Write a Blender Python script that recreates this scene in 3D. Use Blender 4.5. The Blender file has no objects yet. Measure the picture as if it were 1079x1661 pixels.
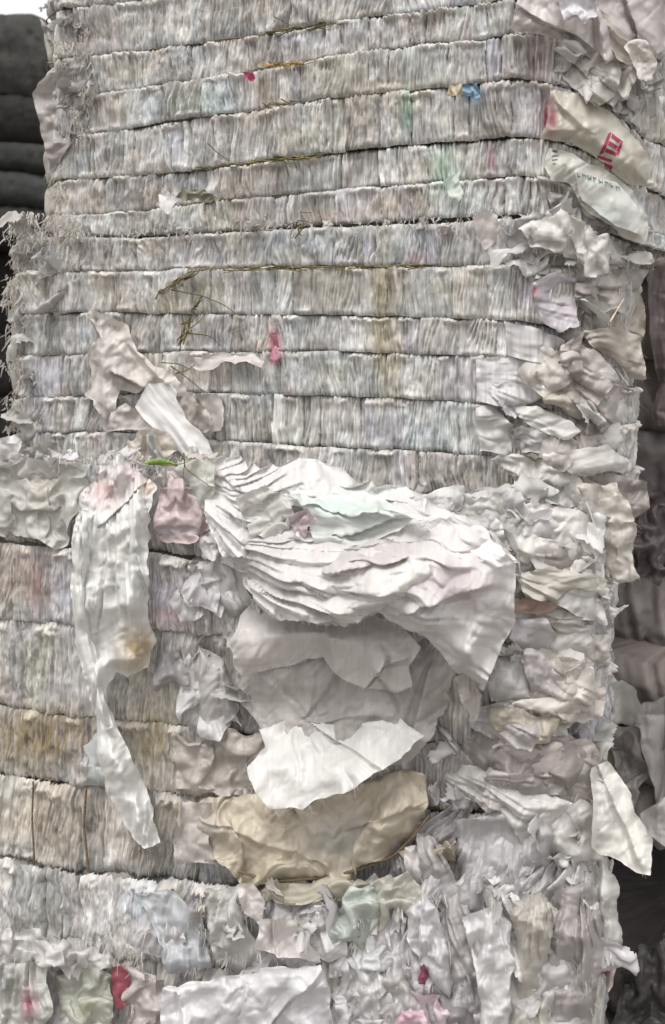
import bpy, math, random
import numpy as np

# ------------------------------------------------------------------ camera, world, sun, exposure
sc = bpy.context.scene
F, CX, HY, CZ = 1300.0, 539.5, 580.0, 2.6          # focal length / principal point in photo pixels, eye height
cam = bpy.data.objects.new('camera', bpy.data.cameras.new('camera'))
sc.collection.objects.link(cam)
cam.location = (0, 0, CZ); cam.rotation_euler = (math.radians(90), 0, 0)
cam.data.sensor_fit = 'HORIZONTAL'; cam.data.sensor_width = 36.0
cam.data.lens = 36.0 * F / 1079.0
cam.data.shift_y = -(830.5 - HY) / 1079.0
cam.data.clip_start = 0.05; cam.data.clip_end = 500
sc.camera = cam
cam.data.dof.use_dof = True; cam.data.dof.focus_distance = 1.95; cam.data.dof.aperture_fstop = 3.6

SUN_EL, SUN_AZ = math.radians(62), math.radians(205)    # azimuth clockwise from +Y: behind and left of the viewer
world = bpy.data.worlds.new('World'); sc.world = world; world.use_nodes = True
nt = world.node_tree; nt.nodes.clear()
sky = nt.nodes.new('ShaderNodeTexSky'); sky.sky_type = 'NISHITA'; sky.sun_disc = False
sky.sun_elevation = SUN_EL; sky.sun_rotation = SUN_AZ; sky.dust_density = 4.0
LK = nt.links.new; NW = nt.nodes.new
bg = NW('ShaderNodeBackground'); bg.inputs['Strength'].default_value = 0.10
LK(sky.outputs[0], bg.inputs['Color'])
# overcast deck (CIE overcast: zenith three times as bright as the horizon), the same all round
tc_ = NW('ShaderNodeTexCoord'); sp_ = NW('ShaderNodeSeparateXYZ'); LK(tc_.outputs['Generated'], sp_.inputs[0])
mr_ = NW('ShaderNodeMapRange'); mr_.inputs['From Min'].default_value = 0; mr_.inputs['From Max'].default_value = 1
mr_.inputs['To Min'].default_value = .50; mr_.inputs['To Max'].default_value = 1.44; LK(sp_.outputs['Z'], mr_.inputs['Value'])
cl = NW('ShaderNodeBackground'); cl.inputs['Color'].default_value = (1.0, .98, .962, 1); LK(mr_.outputs[0], cl.inputs['Strength'])
mxs = NW('ShaderNodeMixShader'); mxs.inputs[0].default_value = .85
LK(bg.outputs[0], mxs.inputs[1]); LK(cl.outputs[0], mxs.inputs[2])
wo = NW('ShaderNodeOutputWorld'); LK(mxs.outputs[0], wo.inputs[0])
sun = bpy.data.objects.new('sun', bpy.data.lights.new('sun', 'SUN')); sc.collection.objects.link(sun)
sun.data.energy = 1.5; sun.data.angle = math.radians(22); sun.data.color = (1.0, 0.98, 0.95)
sd = (math.sin(SUN_AZ) * math.cos(SUN_EL), math.cos(SUN_AZ) * math.cos(SUN_EL), math.sin(SUN_EL))
import mathutils
sun.rotation_euler = mathutils.Vector(sd).to_track_quat('Z', 'Y').to_euler()
sun.location = (0, 0, 8)
vs = sc.view_settings
vs.view_transform = 'Standard'; vs.look = 'None'; vs.gamma = 1.0; vs.exposure = 0.45; vs.use_curve_mapping = False

# ------------------------------------------------------------------ numeric helpers
rng = np.random.default_rng(7)
def lin(c):
    c = np.asarray(c, float) / 255.0
    return np.where(c <= 0.04045, c / 12.92, ((c + 0.055) / 1.055) ** 2.4)
def _h(ix, iy, seed):
    n = (ix.astype(np.int64) * 374761393 + iy.astype(np.int64) * 668265263 + seed * 974634777) & 0xFFFFFFFF
    n = ((n ^ (n >> 13)) * 1274126177) & 0xFFFFFFFF
    n = ((n ^ (n >> 16)) * 2246822519) & 0xFFFFFFFF
    return ((n ^ (n >> 15)) & 0xFFFFFF) / float(0xFFFFFF)
def vn(x, y, seed=0):
    """value noise 0..1"""
    x, y = np.broadcast_arrays(np.asarray(x, float), np.asarray(y, float))
    x0, y0 = np.floor(x), np.floor(y); fx, fy = x - x0, y - y0
    fx = fx * fx * (3 - 2 * fx); fy = fy * fy * (3 - 2 * fy)
    a = _h(x0, y0, seed); b = _h(x0 + 1, y0, seed); c = _h(x0, y0 + 1, seed); d = _h(x0 + 1, y0 + 1, seed)
    return (a * (1 - fx) + b * fx) * (1 - fy) + (c * (1 - fx) + d * fx) * fy
def fbm(x, y, seed=0, o=3):
    v = 0; a = 0.5; t = 0
    for k in range(o):
        v = v + a * vn(x * 2 ** k, y * 2 ** k, seed + 31 * k); t += a; a *= 0.5
    return v / t
def facet(x, y, seed=0):
    """piecewise planar noise 0..1 on a warped triangle lattice: flat facets, sharp creases"""
    x, y = np.broadcast_arrays(np.asarray(x, float), np.asarray(y, float))
    wx = x + .9 * (vn(x * .8, y * .8, seed + 501) - .5); wy = y + .9 * (vn(x * .8, y * .8, seed + 502) - .5)
    k = (wx + wy) * 0.366025; i, j = wx + k, wy + k
    i0, j0 = np.floor(i), np.floor(j); fx, fy = i - i0, j - j0
    h00, h11 = _h(i0, j0, seed), _h(i0 + 1, j0 + 1, seed); h10, h01 = _h(i0 + 1, j0, seed), _h(i0, j0 + 1, seed)
    return np.where(fx > fy, h00 + (h10 - h00) * fx + (h11 - h10) * fy, h00 + (h01 - h00) * fy + (h11 - h01) * fx)
def mute(c, a=.6):
    c = np.asarray(c, float); m = c.mean(); s_ = (c.max() - c.min()) / c.max()
    return m + (c - m) * (a if s_ < .35 else .75)
def sst(a, b, x):
    t = np.clip((x - a) / (b - a), 0, 1); return t * t * (3 - 2 * t)

# ------------------------------------------------------------------ crumpled cloth library (position based, buckled by squeezing its border)
def upsample(P):
    n, m, _ = P.shape
    u = np.linspace(0, n - 1, 2 * n - 1); v = np.linspace(0, m - 1, 2 * m - 1)
    Q = np.empty((2 * n - 1, m, 3)); Q[::2] = P; Q[1::2] = 0.5 * (P[1:] + P[:-1])
    R = np.empty((2 * n - 1, 2 * m - 1, 3)); R[:, ::2] = Q; R[:, 1::2] = 0.5 * (Q[:, 1:] + Q[:, :-1])
    return R
def project(P, a, b, L, k):
    d = P[b] - P[a]; l = np.sqrt((d * d).sum(-1)) + 1e-9
    c = (0.5 * k * (l - L) / l)[..., None] * d
    P[a] += c; P[b] -= c
def sl(off, n, par, step):
    i = slice(off + par * step, None, 2 * step); return i
def relax(P, h, iters, cu, cv, bend=0.15, flat=0.0):
    n = P.shape[0]
    gu = (np.arange(n) * h)
    def pairs(di, dj):
        out = []
        I, J = np.meshgrid(np.arange(n), np.arange(n), indexing='ij')
        I, J = I.ravel(), J.ravel()
        ok = (I + di < n) & (J + dj < n) & (J + dj >= 0)
        I, J = I[ok], J[ok]
        key = (I // max(di, 1) if di else J // max(dj, 1)) % 2
        for p in (0, 1):
            s = key == p
            if s.any(): out.append(((I[s], J[s]), (I[s] + di, J[s] + dj)))
        return out
    sets = [(pairs(1, 0), h, 1), (pairs(0, 1), h, 1), (pairs(1, 1), h * 2 ** .5, .6), (pairs(1, -1), h * 2 ** .5, .6),
            (pairs(2, 0), 2 * h, bend), (pairs(0, 2), 2 * h, bend)]
    for it in range(iters):
        for ps, L, k in sets:
            for a, b in ps: project(P, a, b, L, k)
        P[0, :, 0] = 0; P[-1, :, 0] = cu; P[:, 0, 1] = 0; P[:, -1, 1] = cv
        P[0, :, 1] = gu * cv; P[-1, :, 1] = gu * cv; P[:, 0, 0] = gu * cu; P[:, -1, 0] = gu * cu
        if flat: P[..., 2] *= (1 - flat)
    return P
def crumple(cu, cv, seed, fu=3.0, fv=3.0, start=9, levels=4, a0=0.05, bend=0.15):
    n = start; g = np.linspace(0, 1, n)
    U, V = np.meshgrid(g, g, indexing='ij')
    P = np.stack([U * cu, V * cv, a0 * (fbm(U * fu, V * fv, seed, 2) - 0.5) * 2], -1)
    for lv in range(levels):
        h = 1.0 / (P.shape[0] - 1)
        P = relax(P, h, (60, 50, 30, 14)[lv], cu, cv, bend, 0.004)
        if lv < levels - 1:
            P = upsample(P)
            m = P.shape[0]; g = np.linspace(0, 1, m); U, V = np.meshgrid(g, g, indexing='ij')
            P[..., 2] += 0.35 * h * (fbm(U * fu * 3 * 2 ** lv, V * fv * 3 * 2 ** lv, seed + 7 * lv, 2) - 0.5)
    m = P.shape[0]; g = np.linspace(0, 1, m); U, V = np.meshgrid(g, g, indexing='ij')
    D = np.stack([P[..., 0] / cu - U, P[..., 1] / cv - V, P[..., 2] - P[..., 2].mean()], -1)
    return D
LIB = [crumple(.74, .74, 11), crumple(.66, .72, 23, 2.5, 2.5), crumple(.82, .82, 35, 4, 4), crumple(.62, .66, 47, 3, 3),
       crumple(.90, .90, 59, 2, 2),
       crumple(.50, .93, 61, 7, 1.2), crumple(.60, .93, 73, 5, 1.0), crumple(.46, .90, 85, 9, 1.6), crumple(.74, .96, 97, 4, .7)]
# 0..4: crumpled both ways, 5..8: gathered along u (folds run along v)
def libsample(k, u, v):
    D = LIB[k]; n = D.shape[0]
    def mir(x):
        x = np.mod(x, 2.0); return np.where(x > 1, 2 - x, x), np.where(x > 1, -1.0, 1.0)
    uu, su = mir(u); vv, sv = mir(v)
    x = uu * (n - 1); y = vv * (n - 1)
    i = np.clip(np.floor(x).astype(int), 0, n - 2); j = np.clip(np.floor(y).astype(int), 0, n - 2)
    fx = (x - i)[..., None]; fy = (y - j)[..., None]
    R = (D[i, j] * (1 - fx) + D[i + 1, j] * fx) * (1 - fy) + (D[i, j + 1] * (1 - fx) + D[i + 1, j + 1] * fx) * fy
    return R[..., 0] * su, R[..., 1] * sv, R[..., 2]

# ------------------------------------------------------------------ materials
def new_mat(name, rough=0.5, spec=0.3, transl=0.0, noise=0.18, scale=60, bump=0.25, fixed=None, bscale=350):
    m = bpy.data.materials.new(name); m.use_nodes = True; t = m.node_tree; t.nodes.clear()
    N = t.nodes.new; L = t.links.new
    out = N('ShaderNodeOutputMaterial'); p = N('ShaderNodeBsdfPrincipled')
    p.inputs['Roughness'].default_value = rough; p.inputs['Specular IOR Level'].default_value = spec
    tc = N('ShaderNodeTexCoord'); no = N('ShaderNodeTexNoise'); no.inputs['Scale'].default_value = scale; no.inputs['Detail'].default_value = 5
    L(tc.outputs['Object'], no.inputs['Vector'])
    mr = N('ShaderNodeMapRange'); mr.inputs['From Min'].default_value = .3; mr.inputs['From Max'].default_value = .7
    mr.inputs['To Min'].default_value = 1 - noise; mr.inputs['To Max'].default_value = 1 + noise * .6
    L(no.outputs['Fac'], mr.inputs['Value'])
    mx = N('ShaderNodeMix'); mx.data_type = 'RGBA'; mx.blend_type = 'MULTIPLY'; mx.inputs['Factor'].default_value = 1
    if fixed is None:
        at = N('ShaderNodeAttribute'); at.attribute_name = 'Col'; L(at.outputs['Color'], mx.inputs['A'])
    else:
        mx.inputs['A'].default_value = (*lin(fixed), 1)
    L(mr.outputs[0], mx.inputs['B']); L(mx.outputs['Result'], p.inputs['Base Color'])
    n2 = N('ShaderNodeTexNoise'); n2.inputs['Scale'].default_value = bscale; n2.inputs['Detail'].default_value = 3
    L(tc.outputs['Object'], n2.inputs['Vector'])
    bp = N('ShaderNodeBump'); bp.inputs['Strength'].default_value = bump; bp.inputs['Distance'].default_value = 0.003
    L(n2.outputs['Fac'], bp.inputs['Height']); L(bp.outputs[0], p.inputs['Normal'])
    if transl:
        tr = N('ShaderNodeBsdfTranslucent'); L(mx.outputs['Result'], tr.inputs['Color'])
        ms = N('ShaderNodeMixShader'); ms.inputs[0].default_value = transl
        L(p.outputs[0], ms.inputs[1]); L(tr.outputs[0], ms.inputs[2]); L(ms.outputs[0], out.inputs[0])
    else:
        L(p.outputs[0], out.inputs[0])
    return m
M_PACK = new_mat('packed_film', .55, .28, 0, .22, 45, .35)
M_FILM = new_mat('loose_film', .34, .42, .22, .10, 14, .05, bscale=500)
M_FIBRE = new_mat('fibre', .6, .25, .45, .1, 40, 0)
M_TIE = new_mat('tie_twine', .8, .2, 0, .3, 80, .3, fixed=(122, 106, 86))
M_GRASS = new_mat('dry_stalk', .7, .25, .1, .3, 90, .1)
M_DARK = new_mat('dark_pack', .7, .2, 0, .25, 12, .2)
M_GROUND = new_mat('yard_concrete', .9, .2, 0, .3, 6, .4, fixed=(120, 115, 108))

# ------------------------------------------------------------------ scene helpers
W = {}                                   # world position of every object's origin
def link(o, parent=None, loc=(0, 0, 0)):
    sc.collection.objects.link(o)
    if parent is not None:
        o.parent = parent; W[o.name] = W[parent.name]
    else:
        W[o.name] = np.array(loc, float); o.location = loc
    return o
def tag(o, label=None, cat=None, group=None, kind=None):
    for k, v in (('label', label), ('category', cat), ('group', group), ('kind', kind)):
        if v: o[k] = v
    return o
def empty(name, loc, *a, **k):
    o = bpy.data.objects.new(name, None); o.empty_display_size = .1
    return tag(link(o, None, loc), *a, **k)
def mk(name, V, faces, col, mat, parent=None, smooth=True, origin=None):
    V = np.asarray(V, float); faces = np.asarray(faces, np.int64)
    if parent is None:
        loc = origin if origin is not None else np.array([V[:, 0].mean(), V[:, 1].mean(), V[:, 2].min()])
    else: loc = W[parent.name]
    me = bpy.data.meshes.new(name)
    nv, nf, k = len(V), len(faces), faces.shape[1]
    me.vertices.add(nv); me.vertices.foreach_set('co', (V - loc).astype(np.float32).ravel())
    me.loops.add(nf * k); me.loops.foreach_set('vertex_index', faces.ravel().astype(np.int32))
    me.polygons.add(nf); me.polygons.foreach_set('loop_start', np.arange(0, nf * k, k, dtype=np.int32))
    if smooth: me.polygons.foreach_set('use_smooth', np.ones(nf, bool))
    me.update(calc_edges=True)
    if col is not None:
        col = np.asarray(col, float)
        if col.ndim == 1: col = np.broadcast_to(col, (nv, 3))
        at = me.color_attributes.new('Col', 'FLOAT_COLOR', 'POINT')
        at.data.foreach_set('color', np.concatenate([col, np.ones((nv, 1))], 1).astype(np.float32).ravel())
    me.materials.append(mat)
    o = bpy.data.objects.new(name, me)
    return link(o, parent, loc)
def gridfaces(n, m, off=0):
    i, j = np.meshgrid(np.arange(n - 1), np.arange(m - 1), indexing='ij')
    a = (i * m + j).ravel() + off
    return np.stack([a, a + m, a + m + 1, a + 1], 1)
def unproj(x, y, Y):
    x, y, Y = np.broadcast_arrays(np.asarray(x, float), np.asarray(y, float), np.asarray(Y, float))
    return np.stack([(x - CX) / F * Y, Y, CZ - (y - HY) / F * Y], -1)
def proj(V):
    return CX + F * V[..., 0] / V[..., 1], HY - F * (V[..., 2] - CZ) / V[..., 1]

# ------------------------------------------------------------------ bales
ANG = math.radians(18.5); K = math.tan(ANG)
E2 = np.array([math.cos(ANG), -math.sin(ANG)]); N2 = np.array([-math.sin(ANG), -math.cos(ANG)])
class Bale:
    def __init__(s, Y0, pxl, pxr, R, depth=1.05, Rl=.07):
        s.Y0 = Y0
        def onf(px):
            q = (px - CX) / F; Y = Y0 / (1 + K * q); return np.array([q * Y, Y])
        PL, PR = onf(pxl), onf(pxr)
        L = np.linalg.norm(PR - PL)
        pts = []; cl = PL - N2 * Rl; cr = PR - N2 * R
        pts += [cl - E2 * Rl - N2 * d for d in np.linspace(depth - Rl, 0.01, 40)]
        pts += [cl + Rl * (N2 * math.cos(a) - E2 * math.sin(a)) for a in np.linspace(math.pi / 2, 0, 16)]
        i0 = len(pts) - 1
        pts += [PL + (PR - PL) * t for t in np.linspace(0, 1, 200)[1:]]
        pts += [cr + R * (N2 * math.cos(a) + E2 * math.sin(a)) for a in np.linspace(0, math.pi / 2, 60)[1:]]
        pts += [cr + R * E2 - N2 * d for d in np.linspace(0, depth - R, 40)[1:]]
        P = np.array(pts); ds = np.r_[0, np.cumsum(np.linalg.norm(np.diff(P, axis=0), axis=1))]
        s.s = ds - ds[i0]; s.P = P; s.L = L; s.smin, s.smax = s.s[0], s.s[-1]
        T = np.gradient(P, s.s, axis=0); T /= np.linalg.norm(T, axis=1)[:, None]
        s.N = np.stack([T[:, 1], -T[:, 0]], 1)
        px = CX + F * P[:, 0] / P[:, 1]
        f = s.s >= 0; k = np.argmax(np.where(s.s[f] <= L + 1.35 * R, px[f], -1e9)); s.ssil = s.s[f][k]; s.pxsil = px[f][k]
        s.fs = s.s[f][:k + 1]; s.fpx = np.maximum.accumulate(px[f][:k + 1]) + np.arange(k + 1) * 1e-6; s.fY = P[f][:k + 1, 1]
        s.center = np.array([*(P.mean(0)), 0.0])
        print('bale', 'L %.2f sil px %.0f depth %.2f' % (L, s.pxsil, s.fY[-1]))
    def at(s, q, off=0.0):
        q = np.asarray(q, float)
        X = np.interp(q, s.s, s.P[:, 0]); Y = np.interp(q, s.s, s.P[:, 1])
        nx = np.interp(q, s.s, s.N[:, 0]); ny = np.interp(q, s.s, s.N[:, 1])
        l = np.hypot(nx, ny); nx, ny = nx / l, ny / l
        return X + nx * off, Y + ny * off, nx, ny
    def Yat(s, px):
        px = np.asarray(px, float)
        q = (px - CX) / F
        return np.where(px < s.fpx[0], s.Y0 / (1 + K * q), np.interp(px, s.fpx, s.fY))
    def s_of(s, px): return np.interp(px, s.fpx, s.fs)
    def zline(s, pts):
        if callable(pts): return pts
        pts = np.array(pts, float); Y = s.Yat(pts[:, 0]); z = CZ - (pts[:, 1] - HY) / F * Y
        q = s.s_of(pts[:, 0])
        L0 = pts[:, 0] < s.fpx[0]
        if L0.any():
            X = (pts[:, 0] - CX) / F * Y; q = np.where(L0, -(np.hypot(X - s.P[np.argmin(abs(s.s)), 0], Y - s.P[np.argmin(abs(s.s)), 1])), q)
        o = np.argsort(q); q, z = q[o], z[o]
        g = np.linspace(s.smin, s.smax, 1200); zz = np.interp(g, q, z)
        k = 25; zp = np.pad(zz, k, mode='edge'); zz = np.convolve(zp, np.hanning(2 * k + 1) / np.hanning(2 * k + 1).sum(), 'valid')
        return lambda x: np.interp(x, g, zz)

# colour stains of the packed sheets: (photo x, y, rx, ry, rgb, strength) -> dirt and tinted film where the bales carry it
TINTS = [
 (620, 520, 16, 130, (150, 136, 92), .75), (640, 600, 10, 60, (160, 140, 90), .5), (870, 100, 22, 40, (110, 70, 72), .6), (885, 190, 9, 34, (140, 40, 62), .8),
 (797, 255, 10, 26, (150, 80, 110), .6), (660, 180, 12, 36, (120, 165, 145), .75), (720, 275, 26, 40, (175, 205, 185), .6), (765, 150, 14, 14, (90, 150, 190), .9),
 (350, 155, 26, 26, (165, 185, 185), .6), (300, 165, 40, 16, (172, 188, 176), .5), (430, 150, 16, 40, (150, 120, 88), .5), (445, 560, 10, 30, (205, 90, 120), .85),
 (272, 495, 26, 16, (170, 150, 110), .5), (75, 1195, 120, 62, (154, 132, 90), .85), (245, 1200, 40, 70, (146, 128, 88), .8), (70, 1330, 140, 60, (172, 158, 142), .65),
 (250, 1345, 90, 70, (172, 160, 144), .6), (25, 935, 60, 60, (160, 138, 124), .6), (60, 950, 14, 50, (160, 120, 120), .5), (70, 1060, 90, 50, (165, 165, 148), .5),
 (285, 960, 60, 40, (185, 172, 190), .55), (285, 1000, 46, 16, (215, 186, 192), .6), (330, 1090, 60, 60, (168, 156, 152), .4), (320, 1240, 60, 40, (176, 160, 144), .5),
 (520, 350, 70, 18, (165, 138, 110), .5), (660, 330, 60, 20, (160, 138, 112), .5), (235, 1480, 26, 50, (160, 176, 196), .5), (30, 800, 40, 40, (196, 182, 160), .4),
 (680, 420, 20, 12, (205, 140, 150), .4), (600, 150, 100, 60, (178, 170, 152), .35), (760, 1250, 90, 70, (150, 138, 142), .5), (860, 480, 30, 30, (196, 186, 200), .5),
 (75, 420, 20, 20, (150, 166, 190), .5), (260, 235, 30, 30, (172, 180, 194), .4), (470, 220, 60, 30, (168, 162, 150), .4),
]
def tint(col, px, py):
    for x, y, rx, ry, c, k in TINTS:
        w = np.exp(-(((px - x) / rx) ** 2 + ((py - y) / ry) ** 2) * 1.2)
        w = .9 * k * w * (0.55 + 0.9 * vn(px / 5.0, py / 22.0, int(x + y)))
        w = np.clip(w, 0, 1)[:, None]
        col = col * (1 - w) + w * (lin(mute(c, .9)) * (col.mean(1, keepdims=True) / .40))
    return col
PAL = [(203, 198, 191), (195, 191, 185), (209, 206, 202), (188, 184, 175), (200, 194, 190), (200, 194, 184), (184, 184, 180), (190, 186, 192), (196, 200, 196), (180, 172, 166)]

def tube(P, r, k=6):
    P = np.asarray(P, float); T = np.gradient(P, axis=0); T /= np.linalg.norm(T, axis=1)[:, None] + 1e-9
    up = np.array([0, 0, 1.0]); A = np.cross(T, up); la = np.linalg.norm(A, axis=1)[:, None]
    A = np.where(la > .05, A / np.maximum(la, 1e-6), np.array([1.0, 0, 0])); B = np.cross(A, T)
    th = np.linspace(0, 2 * math.pi, k, endpoint=False); r = np.broadcast_to(r, (len(P),))
    V = P[:, None] + r[:, None, None] * (A[:, None] * np.cos(th)[None, :, None] + B[:, None] * np.sin(th)[None, :, None])
    n = len(P); i, j = np.meshgrid(np.arange(n - 1), np.arange(k), indexing='ij')
    a = (i * k + j).ravel(); b = (i * k + (j + 1) % k).ravel()
    return V.reshape(-1, 3), np.stack([a, b, b + k, a + k], 1)
def ribbons(R, D, ln, wd, seed, droop=.5, seg=4, curl=.5):
    """thin fibre strips: roots R, unit directions D"""
    g = np.random.default_rng(seed); n = len(R)
    D = D / np.linalg.norm(D, axis=1)[:, None]
    side = np.cross(D, np.array([0, -1.0, 0])); side /= np.linalg.norm(side, axis=1)[:, None] + 1e-9
    cv = g.normal(0, curl, (n, 3)); V = []
    for k in range(seg):
        t = k / (seg - 1)
        C = R + D * (ln * t)[:, None] + cv * (ln * t * t)[:, None] * .6 + np.array([0, 0, -1.0]) * (droop * ln * t * t)[:, None]
        w = (wd * (1 - .6 * t))[:, None] * .5
        V.append(C - side * w); V.append(C + side * w)
    V = np.stack(V, 1).reshape(-1, 3); fs = []
    b = np.arange(n) * 2 * seg
    for k in range(seg - 1): fs.append(np.stack([b + 2 * k, b + 2 * k + 1, b + 2 * k + 3, b + 2 * k + 2], 1))
    return V, np.concatenate(fs)

def build_bale(bale, root, ties, seed, step=.0019, rowh=.0042, wmin=.03, wmax=.15, s1=None, left=0.0, tone=1.0, messy=None, turb=None):
    g = np.random.default_rng(seed)
    zl = [bale.zline(t) for t in ties]
    sa, sb = -.06 + left, (bale.ssil + .14 if s1 is None else s1)
    n = int((sb - sa) / step); S = np.linspace(sa, sb, n)
    # core of every layer
    for k in range(len(ties) - 1):
        top, bot = zl[k], zl[k + 1]
        lo = g.normal(0, .008)
        cs = np.unique(np.r_[np.arange(bale.smin, sa, .012), np.arange(sa, sb, .03), np.arange(sb, bale.smax, .012), bale.smax])
        m = 9; t = np.linspace(0, 1, m)
        SS, TT = np.meshgrid(cs, t, indexing='ij')
        ins = np.where((cs > sa + .03) & (cs < sb - .03), -.05, -.004)[:, None]
        d = ins - .022 * np.abs(2 * TT - 1) ** 5 + .022 * (vn(SS / .03, TT * 1.5, seed + k) - .5)
        X, Y, _, _ = bale.at(SS, d)
        Z = bot(SS) * (1 - TT) + top(SS) * TT
        V = np.stack([X, Y, Z], -1).reshape(-1, 3); nc = len(cs)
        i, j = np.meshgrid(np.arange(nc), np.arange(m - 1), indexing='ij'); i2 = (i + 1) % nc
        f = np.stack([(i * m + j).ravel(), (i2 * m + j).ravel(), (i2 * m + j + 1).ravel(), (i * m + j + 1).ravel()], 1)
        ct = V.reshape(nc, m, 3)
        V = np.r_[V, ct[:, 0].mean(0)[None], ct[:, -1].mean(0)[None]]
        a = np.arange(nc); b = (a + 1) % nc
        f = np.r_[f, np.stack([b * m, a * m, np.full(nc, nc * m), np.full(nc, nc * m)], 1), np.stack([a * m + m - 1, b * m + m - 1, np.full(nc, nc * m + 1), np.full(nc, nc * m + 1)], 1)]
        # triangles for the caps
        q = f[:-2 * nc]; tr = f[-2 * nc:, :3]
        f = np.r_[q[:, [0, 1, 2]], q[:, [0, 2, 3]], tr]
        cc = lin((172, 168, 162)) * tone * (.7 + .6 * vn(V[:, 0] * 90 + V[:, 1] * 90, V[:, 2] * 12, seed + k))[:, None]
        layer = mk('layer', V, f, cc, M_PACK, root, smooth=True)
        # folded bundles in front of it
        m = max(8, int((top(.5) - bot(.5)) / rowh)); t = np.linspace(0, 1, m)
        cuts = [sa]
        while cuts[-1] < sb:
            cuts.append(cuts[-1] + (g.uniform(wmin, wmax) if g.random() < .6 else g.uniform(wmin * .5, wmin * 1.6)))
        cuts = np.array(cuts); nb = len(cuts) - 1
        SS, TT = np.meshgrid(S, t, indexing='ij')
        hh = top(SS) - bot(SS); y = TT * hh
        wob = S[:, None] + .010 * (fbm(SS / .05, y / .05, seed + 50 + k, 2) - .5)
        bid = np.clip(np.searchsorted(cuts, wob) - 1, 0, nb - 1)
        bcol = np.clip(np.searchsorted(cuts, S) - 1, 0, nb - 1)
        de = np.minimum(np.abs(wob - cuts[bid]), np.abs(cuts[bid + 1] - wob))
        off = g.normal(0, .0035, nb); tilt = g.normal(0, .07, nb); amp = g.uniform(.55, 1.5, nb); frq = g.uniform(.7, 1.5, nb)
        calm = g.random(nb) < .12
        amp[calm] *= .35
        ton = np.clip(g.normal(1, .07, nb), .8, 1.2); pal = np.array([lin(mute(PAL[i], .5)) for i in g.integers(0, len(PAL), nb)])
        tb = turb[k] if turb else 0.0
        sw = wob + tilt[bid] * y + (.007 + .035 * tb) * (fbm(SS / .04, y / .09, seed + 3 * k, 3) - .5)
        n1 = vn(sw * frq[bid] / .010, y / .12 + bid * 3.3, seed + 11 + k); n2 = vn(sw * frq[bid] / .0042, y / .06 + bid * 1.7, seed + 23 + k)
        n3 = vn(SS / .0036, y / .010, seed + 29 + k)
        mx = np.zeros_like(SS)
        if messy: mx = sst(messy[0], messy[1], bale_px(bale, SS))
        d = off[bid] + lo - (.003 + .006 * vn(SS / .05, k * 3.1 + np.round(TT), seed + 91)) * np.abs(2 * TT - 1) ** 16
        d += amp[bid] * (.0068 * np.abs(2 * n1 - 1) ** .6 + .0052 * np.abs(2 * n2 - 1) ** .7 + .0026 * n3)
        d += .016 * (fbm(SS / .07, y / .06, seed + 37 + k, 3) - .5) + .03 * (fbm(SS / .30, y / .3, seed + 41, 2) - .5)
        lipm = sst(.42, .72, vn(SS / .045, k * 7.7, seed + 5)) * np.exp(-((TT - .915) / .06) ** 2)
        lipm += .5 * sst(.62, .8, vn(SS / .06, k * 5.1 + 3, seed + 6)) * np.exp(-((TT - .08) / .06) ** 2)
        ck = fbm(SS / .014, y / .010, seed + 43 + k, 2)
        d += lipm * (.006 + .030 * (ck - .4))
        d -= (.003 + .018 * _h(bid, bid * 0 + k, seed) ** 2.5) * np.exp(-de / .0028)
        d += .010 * (facet(sw / .02, y / .045, seed + 81 + k) - .5)
        d += mx * .05 * (fbm(SS / .05, y / .03, seed + 59 + k, 3) - .5)
        d = np.where((SS < sa + .05), d - .05 * (1 - sst(sa, sa + .05, SS)), d)
        pw = sw / .0105 + 1.6 * vn(sw / .03, y / .10 + bid, seed + 63 + k); pid = np.floor(pw); pf = pw - pid
        d += (.006 * _h(pid, bid * 7 + k, seed + 66) + .003) * np.minimum(1, 3.2 * np.minimum(pf, 1 - pf)) * (1 + .6 * (vn(SS / .01, y / .03, seed + 68) - .5))
        X, Y, _, _ = bale.at(SS, d)
        Z = bot(SS) * (1 - TT) + top(SS) * TT + .008 * (fbm(SS / .05, y / .04, seed + 47, 2) - .5)
        V = np.stack([X, Y, Z], -1)
        px, py = proj(V)
        pw = sw / .0105 + 1.6 * vn(sw / .03, y / .10 + bid, seed + 63 + k); pid = np.floor(pw); pf = pw - pid
        ph = _h(pid, bid * 7 + k, seed + 64); ph2 = _h(pid, bid * 5 + k, seed + 65)
        st = .73 + .22 * vn(sw / .0085, y / .09 + bid, seed + 61 + k) + .28 * (vn(sw / .0034, y / .035, seed + 67 + k)) ** 1.5 + .22 * (ph - .5)
        st = st + .30 * sst(.62, .85, vn(sw / .0028, y / .018, seed + 69 + k)) - .20 * sst(.66, .86, vn(sw / .0030, y / .026, seed + 70 + k))
        st = st * (.88 + .24 * fbm(SS / .03, y / .03, seed + 71 + k, 3))
        C = pal[bid] * (ton[bid] * st * tone)[..., None]
        hue = fbm(SS / .11, y / .08 + k * 2.1, seed + 83, 3)[..., None] - .5; hu2 = fbm(sw[..., None] / .02, y[..., None] / .1, seed + 87 + k, 2) - .5
        C = C * (1 + hue * np.array([.15, .04, -.14]) + hu2 * np.array([.06, -.02, -.01]))
        lw = np.clip(lipm * (.2 + 1.3 * ck), 0, .9)[..., None]
        C = C * (1 - lw) + lw * lin((222, 217, 211))
        C = tint(C.reshape(-1, 3), px.ravel(), py.ravel()).reshape(C.shape)
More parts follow.
